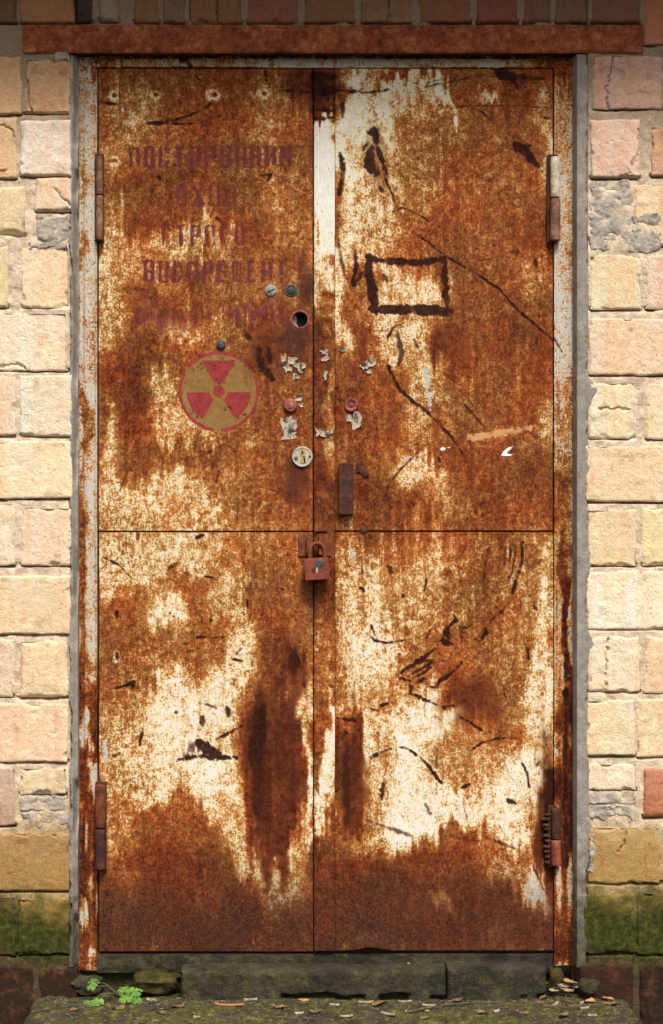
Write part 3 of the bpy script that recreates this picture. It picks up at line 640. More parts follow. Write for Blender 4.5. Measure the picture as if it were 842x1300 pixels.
# strip keeps only dark marks and stains
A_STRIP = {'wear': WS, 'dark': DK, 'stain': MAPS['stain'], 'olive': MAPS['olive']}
FD = np.zeros((HH, WW))
for pts, a, b, al in [([(718, 760), (719, 900), (718, 1100)], 3, 4, .85), ([(700, 425), (714, 446)], 1.6, 1.3, .95), ([(98, 560), (98, 700)], 1.5, 2, .6), ([(237, 72), (240, 88)], 3, 5, .9), ([(120, 86), (400, 88)], 1.2, 1.5, .8), ([(430, 87), (690, 87)], 1.4, 1.2, .8),
                      ([(108, 100), (107, 500), (108, 1190)], .5, .7, .45), ([(120, 300), (121, 800)], .4, .6, .5), ([(150, 73), (420, 71), (680, 73)], 2.0, 2.4, .8), ([(96, 600), (97, 1200)], .8, 1.2, .6)]:
    stroke(FD, pts, a, b, al)
A_FRAME = {'wear': WF, 'dark': FD}

# ================================================================== THE SETTING: ground
def ground_y(py, z=0.0):
    return D * ((ZC - z) * PPM / (py - 650) - 1)
def gpt(px, py, z=0.0):
    y = ground_y(py, z); return W(px, py, y)

def terrain(name, xs, ys, zf, mat, kind=None, label=None, cat=None, thick=None):
    X, Y = np.meshgrid(xs, ys); Z = zf(X, Y)
    ny, nx = X.shape
    v = np.stack([X, Y, Z], -1).reshape(-1, 3)
    idx = np.arange(nx * ny).reshape(ny, nx)
    q = np.stack([idx[:-1, :-1], idx[:-1, 1:], idx[1:, 1:], idx[1:, :-1]], -1).reshape(-1, 4).tolist()
    if thick is not None:
        rim = np.concatenate([idx[0, :], idx[1:, -1], idx[-1, -2::-1], idx[-2:0:-1, 0]])
        rb = v[rim].copy(); rb[:, 2] = thick; n0 = len(v); m = len(rim); k = np.arange(m)
        v = np.concatenate([v, rb])
        q += np.stack([rim[k], n0 + k, n0 + (k + 1) % m, rim[(k + 1) % m]], -1).tolist() + [list(range(n0, n0 + m))[::-1]]
    o = mesh_obj(name, v, q, mat)
    tag(o, label, cat, kind=kind)
    return o

GZ = -0.10
gx = np.concatenate([[-300, -60, -15, -4, -2], np.linspace(-1.2, 1.2, 190), [2, 4, 15, 60, 300]])
gy = np.concatenate([[-300, -60, -15, -4, -2.2], np.linspace(-1.2, 0.25, 120), [2, 15, 60, 300]])
terrain('ground', gx, gy, lambda X, Y: GZ + np.where((np.abs(X) < 1.25) & (Y > -1.3) & (Y < 0.3), 0.028 * fbm(X * 14, Y * 14, 5, 5, .6) - 0.005, 0.0), M['soil'], 'structure')

SX0, SX1 = -0.665, 0.665
def slab_z(X, Y):
    e = np.minimum.reduce([X - SX0 - 0.012 * fbm(Y * 22, X * 3, 8, 3) , SX1 - X - 0.014 * fbm(Y * 20, X * 3, 9, 3), Y + 0.95])
    r = 0.022
    e = np.clip(e, 0, r)
    rough_ = 0.010 * fbm(X * 11, Y * 11, 3, 5, .6) + 0.004 * fbm(X * 60, Y * 60, 4, 3)
    chip = 0.03 * np.clip(fbm(X * 6, Y * 6, 31, 3) - 0.15, 0, 1) * (e < r)
    return -0.002 + rough_ - (r - np.sqrt(np.maximum(r * r - (r - e) ** 2, 0))) * 1.4 - chip
terrain('concrete_step', np.linspace(SX0, SX1, 420), np.linspace(-0.95, 0.035, 260), slab_z, M['slab'], None,
        'low mossy concrete step slab in front of the rusty double door', 'step', thick=GZ - 0.05)

# ================================================================== brick wall
wall = empty('brick_wall', (0, 0.06, GZ), 'weathered cream and tan brick wall around the rusty door, mossy near the ground', 'wall')
RECTS = []
bseed = [100]
def brick(x0, x1, y0, y1, rgb, proud=0.0, chips=5, cracks=(), rnd_=0.0024, bulge=0.0, name='brick', dark=1.0):
    bseed[0] += 1; sd_ = bseed[0]; r_ = random.Random(sd_)
    RECTS.append((x0, x1, y0, y1))
    vis = x1 > -3 and x0 < 845 and y1 > -3 and y0 < 1303
    step_ = 1.7 if vis else 7
    pr = proud + r_.uniform(-0.0015, 0.002)
    ch = []
    for k in range(chips):
        t = r_.random()
        if r_.random() < .55: ch.append((x0 + t * (x1 - x0), r_.choice((y0, y1)), r_.uniform(4, 14), r_.uniform(2, 6), r_.uniform(.002, .009)))
        else: ch.append((r_.choice((x0, x1)), y0 + t * (y1 - y0), r_.uniform(2, 5), r_.uniform(4, 12), r_.uniform(.002, .006)))
    tx, ty = r_.uniform(-.0025, .0025), r_.uniform(-.0025, .0025)
    def depth(PX, PY):
        e = np.minimum(np.minimum(PX - x0, x1 - PX), np.minimum(PY - y0, y1 - PY)) / PPM
        ed = fbm(PX / 9, PY / 9, sd_, 4, .6)
        e = np.clip(e - 0.0022 * np.clip(ed + .1, 0, 1), 0, 1)
        r = rnd_ * (1.1 + 1.1 * fbm(PX / 30, PY / 30, sd_ + 5, 2))
        r = np.maximum(r, .0012)
        e2 = np.clip(e, 0, r)
        d = -pr + (r - np.sqrt(np.maximum(r * r - (r - e2) ** 2, 0)))
        d = d + 0.0013 * fbm(PX / 26, PY / 26, sd_ + 9, 4, .55) + 0.0005 * fbm(PX / 5, PY / 5, sd_ + 3, 3)
        d = d - 0.0016 * np.clip(fbm(PX / 16, PY / 16, sd_ + 13, 3) - .22, 0, 1) * 3 * 0.6
        d = d + tx * (PX - x0) / (x1 - x0) + ty * (PY - y0) / (y1 - y0) - bulge * np.clip(e / .03, 0, 1)
        for cx_, cy_, rx_, ry_, dd in ch:
            q = np.hypot((PX - cx_) / rx_, (PY - cy_) / ry_) + .5 * fbm(PX / 5, PY / 5, sd_ + 21, 3)
            d = d + dd * sstep(1.2, .5, q)
        for pts in cracks:
            P = np.array(pts, float); best = np.full(PX.shape, 99.)
            wx = PX + 3.0 * fbm(PX / 7, PY / 7, sd_ + 31, 3); wy = PY + 3.0 * fbm(PX / 7, PY / 7, sd_ + 33, 3)
            for a, b in zip(P[:-1], P[1:]):
                dv = b - a; t = np.clip(((wx - a[0]) * dv[0] + (wy - a[1]) * dv[1]) / max(dv @ dv, 1e-6), 0, 1)
                best = np.minimum(best, np.hypot(wx - a[0] - t * dv[0], wy - a[1] - t * dv[1]))
            d = d + 0.007 * sstep(1.7, .2, best)
        return d
    def warp(PX, PY):
        wx = fbm(PX / 24, PY / 24, sd_ + 41, 3) * 1.6; wy = fbm(PX / 24, PY / 24, sd_ + 47, 3) * 1.6
        return PX + wx, PY + wy
    o = sheet(name, x0, x1, y0, y1, step_, depth, 0.075, M['brick'], wall, warp=warp)
    if y0 > 220 and y1 < 1000: rgb = tuple(v * .58 + m_ * .42 for v, m_ in zip(rgb, (249, 222, 182)))
    c = lin(rgb) * 0.80 * dark; c = c * .82 + c.mean() * .18
    o.color = (float(c[0]), float(c[1]), float(c[2]), 1)
    return o

rb = random.Random(77)
def jit(c, a=7): return tuple(min(255, max(0, v + rb.uniform(-a, a))) for v in c)
CR = (247, 224, 186); TAN = (243, 205, 156); PK = (240, 196, 166); YL = (244, 212, 150); WH = (250, 234, 210); GR = (206, 188, 160); OLV = (196, 172, 112); BRN = (150, 98, 62)
# left of the door: list of (x0, x1, y0, y1, colour, kw)
LEFT = [
    (-44, 28, 72, 145, (222, 182, 126), {}), (31, 93, 74, 144, (214, 178, 120), dict(cracks=[[(31, 74), (34, 100), (38, 144)]])),
    (-120, 21, 150, 226, (238, 196, 148), dict(cracks=[[(-5, 158), (12, 162), (21, 175)], [(-4, 218), (10, 216)]])), (25, 91, 152, 223, (244, 226, 196), dict(proud=.003, rnd_=.006)),
    (-38, 33, 235, 298, (240, 200, 150), dict(rnd_=.009, chips=5)), (45, 90, 226, 268, (228, 198, 158), dict(chips=6, cracks=[[(70, 240), (80, 252), (90, 262)]])),
    (-132, 11, 312, 390, (226, 212, 158), dict(chips=5)), (27, 87, 314, 390, (245, 216, 170), dict(chips=5)),
    (-57, 86, 396, 470, (252, 232, 196), dict(cracks=[[(0, 466), (20, 464), (36, 468)]])),
    (-122, 20, 478, 553, TAN, {}), (25, 91, 477, 553, (244, 222, 188), {}),
    (-55, 91, 560, 633, (247, 220, 168), dict(proud=.001)),
    (-120, 20, 640, 718, (246, 216, 184), {}), (26, 91, 645, 718, (240, 206, 172), {}),
    (-52, 90, 731, 805, (243, 205, 156), dict(proud=.002)),
    (-122, 18, 812, 884, (232, 198, 172), dict(chips=5)), (24, 87, 812, 886, (240, 206, 152), dict(rnd_=.010, chips=5, bulge=.003)),
    (-55, 86, 893, 967, (240, 202, 162), {}),
    (-122, 20, 974, 1048, (214, 178, 152), dict(chips=6)), (25, 84, 974, 1009, (238, 206, 174), dict(chips=5)),
    (-52, 88, 1058, 1131, (216, 182, 128), dict(proud=.002)),
    (-122, 20, 1139, 1213, (190, 164, 108), {}), (23, 88, 1140, 1212, (196, 170, 116), dict(proud=.002)),
    (-98, 44, 1227, 1330, (140, 92, 60), dict(chips=6)), (50, 98, 1229, 1330, (146, 98, 64), dict(chips=6))]
RIGHT = [
    (818, 962, -16, 57, (206, 122, 78), {}), (752, 842, 70, 138, (214, 178, 146), dict(cracks=[[(778, 70), (776, 90), (771, 115), (773, 138)]])), (846, 986, 70, 138, (214, 178, 146), {}),
    (750, 812, 152, 226, (244, 204, 162), dict(proud=.003, bulge=.002, cracks=[[(811, 165), (812, 188), (802, 205), (800, 222)]])), (826, 968, 160, 224, (226, 168, 124), dict(chips=5)),
    (760, 790, 237, 262, (226, 196, 162), dict(chips=6, rnd_=.008)), (804, 946, 234, 312, (240, 206, 140), dict(chips=6)),
    (749, 814, 324, 393, (240, 204, 160), {}), (820, 962, 324, 392, (236, 190, 142), {}),
    (748, 890, 404, 476, (238, 196, 150), dict(proud=.001)),
    (747, 807, 486, 557, (246, 220, 182), dict(cracks=[[(760, 519), (800, 519)]])), (820, 962, 486, 558, (248, 218, 158), {}),
    (744, 888, 566, 637, (244, 208, 148), dict(proud=.001)),
    (746, 808, 646, 718, (243, 212, 150), {}), (815, 957, 645, 718, (246, 216, 142), {}),
    (745, 888, 725, 799, (253, 240, 216), {}),
    (747, 812, 808, 878, (246, 222, 172), dict(cracks=[[(772, 808), (770, 840), (769, 878)]])), (818, 960, 808, 880, (242, 204, 152), {}),
    (745, 806, 888, 960, (240, 208, 160), {}), (808, 950, 887, 961, (243, 212, 154), {}),
    (742, 808, 969, 1003, (246, 224, 174), dict(chips=4)), (816, 958, 974, 1038, (206, 128, 92), dict(rnd_=.010, bulge=.002)),
    (746, 838, 1050, 1121, (214, 186, 122), dict(chips=5, cracks=[[(795, 1055), (792, 1070), (786, 1082)]])), (843, 984, 1050, 1121, (214, 186, 122), {}),
    (740, 804, 1135, 1212, (176, 150, 90), {}), (809, 950, 1134, 1212, (176, 150, 90), {}),
    (736, 804, 1224, 1330, (168, 100, 60), dict(chips=6)), (811, 952, 1224, 1330, (128, 84, 58), dict(chips=6))]
# bricks over the lintel, ends outward (a soldier of headers)
TOPROW = [(-52, 22, BRN), (26, 94, (196, 136, 92)), (98, 120, (92, 70, 56)), (126, 150, (178, 154, 132)), (170, 203, (168, 112, 74)), (206, 236, (160, 112, 78)), (240, 308, (172, 112, 70)), (313, 381, (166, 104, 64)),
          (386, 451, (164, 108, 68)), (458, 524, (172, 116, 76)), (531, 598, (170, 112, 72)), (605, 658, (160, 98, 62)), (664, 700, (148, 98, 68)), (705, 745, (146, 104, 74)), (750, 813, (152, 108, 78))]
for r_ in LEFT + RIGHT:
    brick(*r_[:4], jit(r_[4]), **r_[5])
for k, (a, b, c) in enumerate(TOPROW):
    brick(a, b, -46, 29 if k != 3 else 26, jit(c), chips=3, cracks=[[((a + b) / 2, -46), ((a + b) / 2 + 2, 28)]] if k in (6, 9) else (), rnd_=.005)
# courses outside the picture, so that the wall goes on
for row in range(-4, 0):
    y0 = -46 + row * 84
    for k in range(9):
        x0 = -190 + k * 148 + (72 if row % 2 else 0)
        brick(x0, x0 + 142, y0, y0 + 76, jit(BRN if row > -3 else TAN), chips=0)
for row in range(15):
    y0 = 72 + row * 83.6; left_end = min(a[0] for a in LEFT if a[2] < y0 + 40 < a[3] + 14) - 6; right_start = max(a[1] for a in RIGHT if a[2] - 14 < y0 + 40 < a[3] + 14) + 6
    if left_end - 190 > -420: brick(-330, left_end, y0, y0 + 75, jit(TAN), chips=0)
    if right_start < 1150: brick(right_start, 1170, y0, y0 + 75, jit(TAN), chips=0)

def mortar(px0, px1, py0, py1, step_):
    def depth(PX, PY):
        d = 0.0010 + 0.0034 * fbm(PX / 12, PY / 12, 61, 4, .6) + 0.0024 * fbm(PX / 40, PY / 30, 62, 3)
        ins = np.zeros(PX.shape, bool)
        for x0, x1, y0, y1 in RECTS:
            if x1 < px0 - 5 or x0 > px1 + 5 or y1 < py0 - 12 or y0 > py1 + 5: continue
            inx = sstep(x0 - 2, x0 + 2, PX) * sstep(x1 + 2, x1 - 2, PX)
            t = (PY - y1 + 1.0) / (3.6 + 2.4 * fbm(PX / 20, PY / 20, 63, 3))
            d = d + 0.024 * inx * sstep(-.6, 0, t) * sstep(1.1, .35, t) * np.clip(.85 + .9 * fbm(PX / 26, PY / 8, 64, 2), .1, 1.2)
            ins |= (PX > x0 + 3) & (PX < x1 - 3) & (PY > y0 + 3) & (PY < y1 - 3)
        d = d + (0.010 * sstep(87, 90, PX) + .03 * sstep(90, 93, PX)) * sstep(101, 99.5, PX) + (0.010 * sstep(747, 744, PX) + .03 * sstep(736, 733, PX)) * sstep(727, 728.5, PX)
        return np.where(ins, 0.02, d)
    return sheet('mortar', px0, px1, py0, py1, step_, depth, 0.08, M['mortar'], wall)
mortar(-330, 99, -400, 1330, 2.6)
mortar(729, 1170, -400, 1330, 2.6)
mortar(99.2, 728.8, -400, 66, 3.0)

# grey cement smeared between the bricks and the door frame
def fillet_left(PX, PY):
    edge = 88 + 4.5 * fbm(PY / 38, PX / 200, 71, 4) + 3 * fbm(PY / 9, PX / 50, 72, 3)
    d = 0.001 + 0.0025 * fbm(PX / 8, PY / 14, 73, 4) + 0.02 * sstep(91.5, 96.5, PX) * (.4 + sstep(-.15, .2, fbm(PY / 60, PX / 300, 74, 2)))
    return d + 0.03 * sstep(edge + 1.5, edge - 2.5, PX)
sheet('mortar_fillet', 80, 98.2, 70, 1228, 1.5, fillet_left, 0.075, M['cement'], wall)
def fillet_right(PX, PY):
    edge = 747 + 5 * fbm(PY / 42, PX / 200, 75, 4) + 3 * fbm(PY / 9, PX / 40, 76, 3) + 10 * np.exp(-((PY - 495) / 16) ** 2) + 8 * np.exp(-((PY - 820) / 14) ** 2) + 16 * np.exp(-((PY - 1070) / 24) ** 2)
    d = -0.0006 + 0.002 * fbm(PX / 10, PY / 20, 77, 4) + 0.022 * sstep(733.0, 730.4, PX)
    crack = np.abs(PX - (748.5 + 2.5 * fbm(PY / 30, PX / 900, 78, 3)))
    d = d + np.where(PY < 330, 0.008 * sstep(1.6, .3, crack), 0)
    return d + 0.03 * sstep(edge - 1.5, edge + 2.5, PX)
sheet('mortar_fillet', 729.6, 772, 69, 1228, 1.5, fillet_right, 0.075, M['cement'], wall)
# cement patches in the broken bricks
def patch(px0, px1, py0, py1, seed, th=-0.001, grooves=()):
    def depth(PX, PY):
        e = np.minimum(np.minimum(PX - px0, px1 - PX), np.minimum(PY - py0, py1 - PY)) - 5 + 7 * fbm(PX / 13, PY / 13, seed, 4, .6)
        d = th + 0.0052 * fbm(PX / 15, PY / 12, seed + 3, 5, .6) + 0.0012 * fbm(PX / 4, PY / 3, seed + 5, 3) + .004 * sstep(.025, .0, np.abs(fbm(PX / 30, PY / 22, seed + 6, 3)))
        for gy_ in grooves: d = d + 0.006 * sstep(1.6, .3, np.abs(PY - gy_ - 2 * fbm(PX / 12, PY / 50, seed + 8, 3)))
        return d + 0.026 * sstep(1.0, -3.0, e)
    return sheet('cement_patch', px0, px1, py0, py1, 1.6, depth, 0.07, M['cement_patch'], wall)
patch(42, 94, 268, 312, 81); patch(30, 92, 300, 322, 87); patch(744, 806, 226, 322, 82, .0005); patch(795, 846, 268, 326, 83); patch(20, 90, 1006, 1052, 84, 0.0, (1030,)); patch(742, 812, 1001, 1044, 85, 0, (1022,))
patch(64, 96, 52, 84, 86, -.002); patch(742, 760, 1056, 1110, 88, -.004)

# what is left of the footing under the door
bmq = bmesh.new(); pbox(bmq, 99, 729, 1236, 1335, 0.062, 0.08); bm_obj('footing', bmq, M['soil'], wall)

# ================================================================== canopy slab added out of view to shade the top of the door
bmq = bmesh.new(); box(bmq, -1.15, 1.15, -0.32, 0.30, 2.42, 2.54)
blocker_o = bm_obj('added_light_blocker', bmq, M['blocker'], None, bevel=0.008)
tag(blocker_o, 'added unseen grey concrete canopy slab projecting over the rusty door', 'blocker')

# ================================================================== steel lintel
lin_root = empty('steel_lintel', W(421, 68, 0.0), 'long rusty orange steel angle lintel above the double door', 'lintel')
def lint_d(PX, PY):
    return -0.006 + 0.0012 * fbm(PX / 60, PY / 40, 91, 3) + 0.0011 * fbm(PX / 5, PY / 5, 92, 4, .6) + 0.003 * sstep(3, 0, np.minimum(PY - 32, 68 - PY) + 1.5 * fbm(PX / 6, PY / 6, 93, 2)) + 0.0008 * sstep(.1, .4, fbm(PX / 14, PY / 9, 94, 3))
sheet('web', 30, 816.5, 32, 67.6, 1.7, lint_d, 0.004, M['lintel'], lin_root)
bmq = bmesh.new(); pbox(bmq, 31, 815, 65, 67.3, 0.0045, 0.11); bm_obj('flange', bmq, M['rust_dark'], lin_root)

# ================================================================== door frame
frame = empty('door_frame', W(413, 1230, 0.03), 'steel door frame with flaking grey white paint and rust, around both leaves', 'door frame')
YF, YL, YS = 0.030, 0.034, 0.028
def jl(PX, PY):
    return YF + 0.003 * sstep(107.5, 105.5, PX) + 0.0035 * sstep(1.2, 0, np.abs(PX - 119.8)) + 0.0008 * fbm(PX / 12, PY / 40, 101, 3) - 0.0004 * fbm(PX / 3, PY / 4, 102, 2) + 0.002 * sstep(98.5, 97, PX)
def jr(PX, PY):
    return YF + 0.005 * sstep(711.5, 714, PX) * sstep(726, 723.5, PX) * sstep(560, 720, PY) + 0.0008 * fbm(PX / 12, PY / 40, 103, 3) - 0.0004 * fbm(PX / 3, PY / 4, 104, 2) + 0.002 * sstep(728.5, 730, PX)
def jh(PX, PY):
    return YF + 0.0008 * fbm(PX / 40, PY / 12, 105, 3) + 0.003 * sstep(75, 73, PY) - 0.0004 * fbm(PX / 3, PY / 3, 106, 2)
sheet('jamb', 97.5, 123.3, 72.5, 1232, 1.4, jl, 0.075, M['frame'], frame, A_FRAME, pref=YF)
sheet('jamb', 703.8, 730.3, 72.5, 1226, 1.4, jr, 0.075, M['frame'], frame, A_FRAME, pref=YF)
sheet('head', 123.6, 703.5, 70.5, 85.8, 1.4, jh, 0.075, M['frame'], frame, A_FRAME, pref=YF)
def jsill(PX, PY): return 0.038 + 0.002 * fbm(PX / 20, PY / 6, 107, 4) + 0.003 * sstep(1230, 1234, PY + 2 * fbm(PX / 14, PY / 14, 108, 3))
sheet('sill', 123.6, 703.5, 1211, 1235, 2.2, jsill, 0.075, M['block'], frame, pref=0.038)

# ================================================================== door leaves
lleaf = empty('door_leaf', W(262, 1208, YL), 'rusty left door leaf with stencilled Cyrillic warning and radiation trefoil', 'door')
rleaf = empty('door_leaf', W(565, 1208, YL), 'rusty right door leaf with cover strip, charred square outline and flat handle', 'door')
def buckle(s):
    def f(PX, PY):
        return YL + 0.0022 * fbm(PX / 130, PY / 170, s, 3) + 0.0005 * fbm(PX / 14, PY / 20, s + 2, 3) + 0.00022 * fbm(PX / 3.2, PY / 5, s + 4, 2)
    return f
def cut_hole(o, px, py, rpx):
    c = Vector(W(px, py, YL)) - world_loc(o)
    bm = bmesh.new(); bm.from_mesh(o.data)
    kill = [f for f in bm.faces if len(f.verts) == 4 and abs(f.normal.y) > .5 and math.hypot(f.calc_center_median().x - c.x, f.calc_center_median().z - c.z) < rpx / PPM]
    bmesh.ops.delete(bm, geom=kill, context='FACES')
    bm.to_mesh(o.data); bm.free()
P = {}
P['ul'] = sheet('upper_panel', 125.6, 397.0, 87.2, 673.6, 1.4, buckle(201), 0.050, M['sheet'], lleaf, A_SHEET, pref=YL)
cut_hole(P['ul'], 381, 406, 10.5)
P['ll'] = sheet('lower_panel', 126.2, 397.4, 675.6, 1207.5, 1.4, buckle(211), 0.050, M['sheet'], lleaf, A_SHEET, pref=YL)
P['ur'] = sheet('upper_panel', 425.8, 701.8, 87.2, 673.2, 1.4, buckle(221), 0.050, M['sheet'], rleaf, A_SHEET, pref=YL)
lrb = buckle(231)
def lrw(PX, PY):      # the bottom edge is bent up a little near the strip
    lift = (5.5 * np.exp(-((PX - 470) / 17) ** 2)) * sstep(1150, 1207, PY)
    return PX, PY - lift
P['lr'] = sheet('lower_panel', 425.8, 702.4, 675.4, 1206.5, 1.4, lambda X, Y: lrb(X, Y) - 0.012 * np.exp(-((X - 470) / 20) ** 2) * sstep(1185, 1207, Y), 0.050, M['sheet'], rleaf, A_SHEET, warp=lrw, pref=YL)
def strip_d(PX, PY):
    return YS + 0.0014 * fbm(PX / 60, PY / 150, 241, 3) + 0.0006 * fbm(PX / 9, PY / 12, 242, 3) + 0.002 * sstep(2, 0, np.minimum(PX - 398.6, 425 - PX)) - 0.002 * sstep(.25, .5, fbm(PX / 7, PY / 9, 243, 3)) * sstep(845, 870, PY) * sstep(1010, 980, PY) * sstep(412, 402, PX)
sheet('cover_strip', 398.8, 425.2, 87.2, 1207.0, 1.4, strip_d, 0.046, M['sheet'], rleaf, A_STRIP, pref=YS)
for leaf, x0, x1 in ((lleaf, 123.7, 395), (rleaf, 395.4, 703.4)):
    bmq = bmesh.new(); pbox(bmq, x0, x1, 86.4, 1209, 0.0515, 0.085); bm_obj('core', bmq, M['rust_dark'], leaf)

# ---- hinges: two barrels on a welded plate each
def hinge(leaf, px, py0, pym, py1, r, mu, ml, plate, wl=0):
    bm = bmesh.new(); pbox(bm, plate[0], plate[1], py0 - 3, py1 + 2, 0.0225, YF + .006)
    h = bm_obj('hinge', bm, M['rust_dark'], leaf, bevel=.001)
    for a, b, m_, rr_ in ((py0, pym - .8, mu, r), (pym + .2, py1, ml, r * 1.06)):
        bm = bmesh.new(); lo = W(px, b, 0.018); hi = W(px, a, 0.018); L_ = hi[2] - lo[2]; q = rr_ / PPM
        prof = [(q * .6, 0), (q * .95, .0012)] + [(q * (1 + .03 * math.sin(k * 2.3 + px)), .002 + (L_ - .004) * k / 10) for k in range(11)] + [(q * .95, L_ - .0012), (q * .6, L_)]
        lathe(bm, prof, lo, 'z', 20, .04, int(px))
        bm_obj('barrel', bm, m_, h, smooth=True, sharp=50)
    for k in range(wl):
        bm = bmesh.new(); t = random.Random(k + int(px)); c = Vector(W(px - 9 + t.uniform(-4, 3), py0 + 6 + k * 7.2 + t.uniform(-2.5, 2.5), 0.026))
        bmesh.ops.create_icosphere(bm, subdivisions=2, radius=.0085)
        for v in bm.verts: v.co = Vector((v.co.x * 1.35, v.co.y * .8, v.co.z * .55)) * (1 + .45 * t.uniform(-.5, .5)); v.co += c
        bm_obj('weld_bead', bm, M['rust_dark'], h, smooth=True, sharp=180)
    return h
hinge(lleaf, 126.5, 198, 248, 305, 4.4, M['hinge_brown'], M['hinge_brown'], (120.5, 131.5))
hinge(lleaf, 127.5, 996, 1052, 1104, 6.6, M['rust'], M['rust_dark'], (121, 135))
hinge(rleaf, 705.0, 199, 252, 306, 6.4, M['hinge_white'], M['hinge_brown'], (695, 708))
hinge(rleaf, 706.0, 1026, 1066, 1099, 6.0, M['rust_dark'], M['rust_red'], (696, 707), wl=10)

# ---- round hardware
def disc(name, px, py, prof, mat, parent, y=YL, seg=28, wob=0, sharp=40):
    bm = bmesh.new(); lathe(bm, [(r / PPM, h) for r, h in prof], W(px, py, y), 'y', seg, wob, int(px))
    return bm_obj(name, bm, mat, parent, smooth=True, sharp=sharp)
def slot(px, py, w, h, y, ang, mat, parent, name='slot'):
    bm = bmesh.new(); vs = pbox(bm, px - w / 2, px + w / 2, py - h / 2, py + h / 2, y, y + .003)
    bmesh.ops.rotate(bm, cent=W(px, py, y), matrix=Matrix.Rotation(R(ang), 3, 'Y'), verts=vs)
    return bm_obj(name, bm, mat, parent)
s1 = disc('screw', 344, 369, [(8, -.002), (8, .001), (7.4, .0028), (5.8, .0040), (0.5, .0042)], M['steel_grey'], lleaf); slot(344, 369, 10, 1.5, YL - .0048, -25, M['rust_dark'], s1)
s2 = disc('bolt', 370, 369, [(8, -.002), (8, .002), (7.2, .003), (6.2, .003), (5.6, .0016), (4.8, .0016), (4.4, .005), (3, .0062), (.4, .0066)], M['bolt_blue'], lleaf)
s3 = disc('bolt', 281, 438, [(6, -.002), (6, .003), (5.4, .0058), (3.5, .0078), (.4, .0084)], M['bolt_blue'], lleaf)
# spy hole: rolled ring, tube running back
hole = disc('spy_hole', 381, 406, [(9.4, -.003), (9.6, .0008), (10.8, .0024), (12.2, .0016), (13.0, -.002)], M['sealing_red'], lleaf)
bm = bmesh.new(); bm.from_mesh(hole.data)                      # open the tube
bmesh.ops.delete(bm, geom=[f for f in bm.faces if len(f.verts) > 6], context='FACES'); bm.to_mesh(hole.data); bm.free()
bm = bmesh.new(); lathe(bm, [(9.55 / PPM, -.0150), (9.5 / PPM, -.0004), (9.3 / PPM, -.0004), (9.3 / PPM, -.0150)], W(381, 406, YL), 'y', 28)
bmesh.ops.delete(bm, geom=[f for f in bm.faces if len(f.verts) > 6], context='FACES'); bm_obj('tube', bm, M['black'], hole)
bm = bmesh.new(); lathe(bm, [(9.0 / PPM, -.0150), (9.0 / PPM, -.0153), (9.2 / PPM, -.0156)], W(381, 406, YL), 'y', 24); bm_obj('back_plate', bm, M['black'], hole)
bm = bmesh.new(); c = W(377, 408, YL + .010); r = random.Random(5)
v0 = [bm.verts.new((c[0] + q[0] / PPM, c[1] + q[2], c[2] + q[1] / PPM)) for q in [(-4.5, 6, -.002), (-1.5, 8, .0), (0, 3, .003), (-.5, -3, .004), (2, -7, .002), (-2, -7.5, 0), (-5, -3, -.002)]]
bm.faces.new(v0); g = bmesh.ops.extrude_face_region(bm, geom=bm.faces[:]); bmesh.ops.translate(bm, vec=(0, .001, 0), verts=[v for v in g['geom'] if isinstance(v, bmesh.types.BMVert)])
bm_obj('broken_glass', bm, M['steel_grey'], hole)
# cylinder lock
lock = disc('lock_cylinder', 384, 580, [(13.2, -.002), (13.4, .004), (12.6, .0062), (11.4, .0064), (10.8, .0052), (.5, .0052)], M['lock_steel'], lleaf, seg=40)
bm = bmesh.new(); c = W(384.5, 579, YL - .0052)
kv = [(-3.6, 6), (-2.5, 8.5), (0, 9.2), (2.8, 8.2), (3.8, 5), (3.0, 1.5), (1.8, .2), (2.6, -4), (3.2, -8), (1.5, -9), (-1.8, -9), (-3, -7.5), (-1.6, -2), (-1.6, .5), (-3, 2.5)]
bm.faces.new([bm.verts.new((c[0] + a / PPM, c[1], c[2] + b / PPM)) for a, b in kv])
g = bmesh.ops.extrude_face_region(bm, geom=bm.faces[:]); bmesh.ops.translate(bm, vec=(0, -.0016, 0), verts=[v for v in g['geom'] if isinstance(v, bmesh.types.BMVert)])
kw = bm_obj('key_plug', bm, M['brass'], lock)
slot(386.6, 583.0, 1.8, 8.5, YL - .0074, -8, M['black'], lock, 'keyway'); slot(384.2, 574.5, 2.4, 3.4, YL - .0074, 0, M['black'], lock, 'keyway')
for a, b, rr_ in ((376, 582, 2.6), (393.5, 579.5, 1.7)):
    disc('pin', a, b, [(rr_, 0), (rr_, .001), (.3, .0014)], M['rust_red'] if rr_ > 2 else M['rust_dark'], lock, YL - .0052, 12)
# wax seals
seal = disc('wax_seal', 369, 515, [(8.4, -.002), (9, .003), (8.6, .007), (7, .0095), (4.6, .0085), (3.8, .0100), (1, .0098)], M['sealing_red'], lleaf, seg=16, wob=.16, sharp=60)
seal2 = disc('wax_seal', 446, 514, [(8.6, -.002), (9, .003), (8, .0065), (5.2, .0060), (4.2, .0030), (2.6, .0055), (.6, .0062)], M['sealing_red'], rleaf, seg=18, wob=.12, sharp=60)

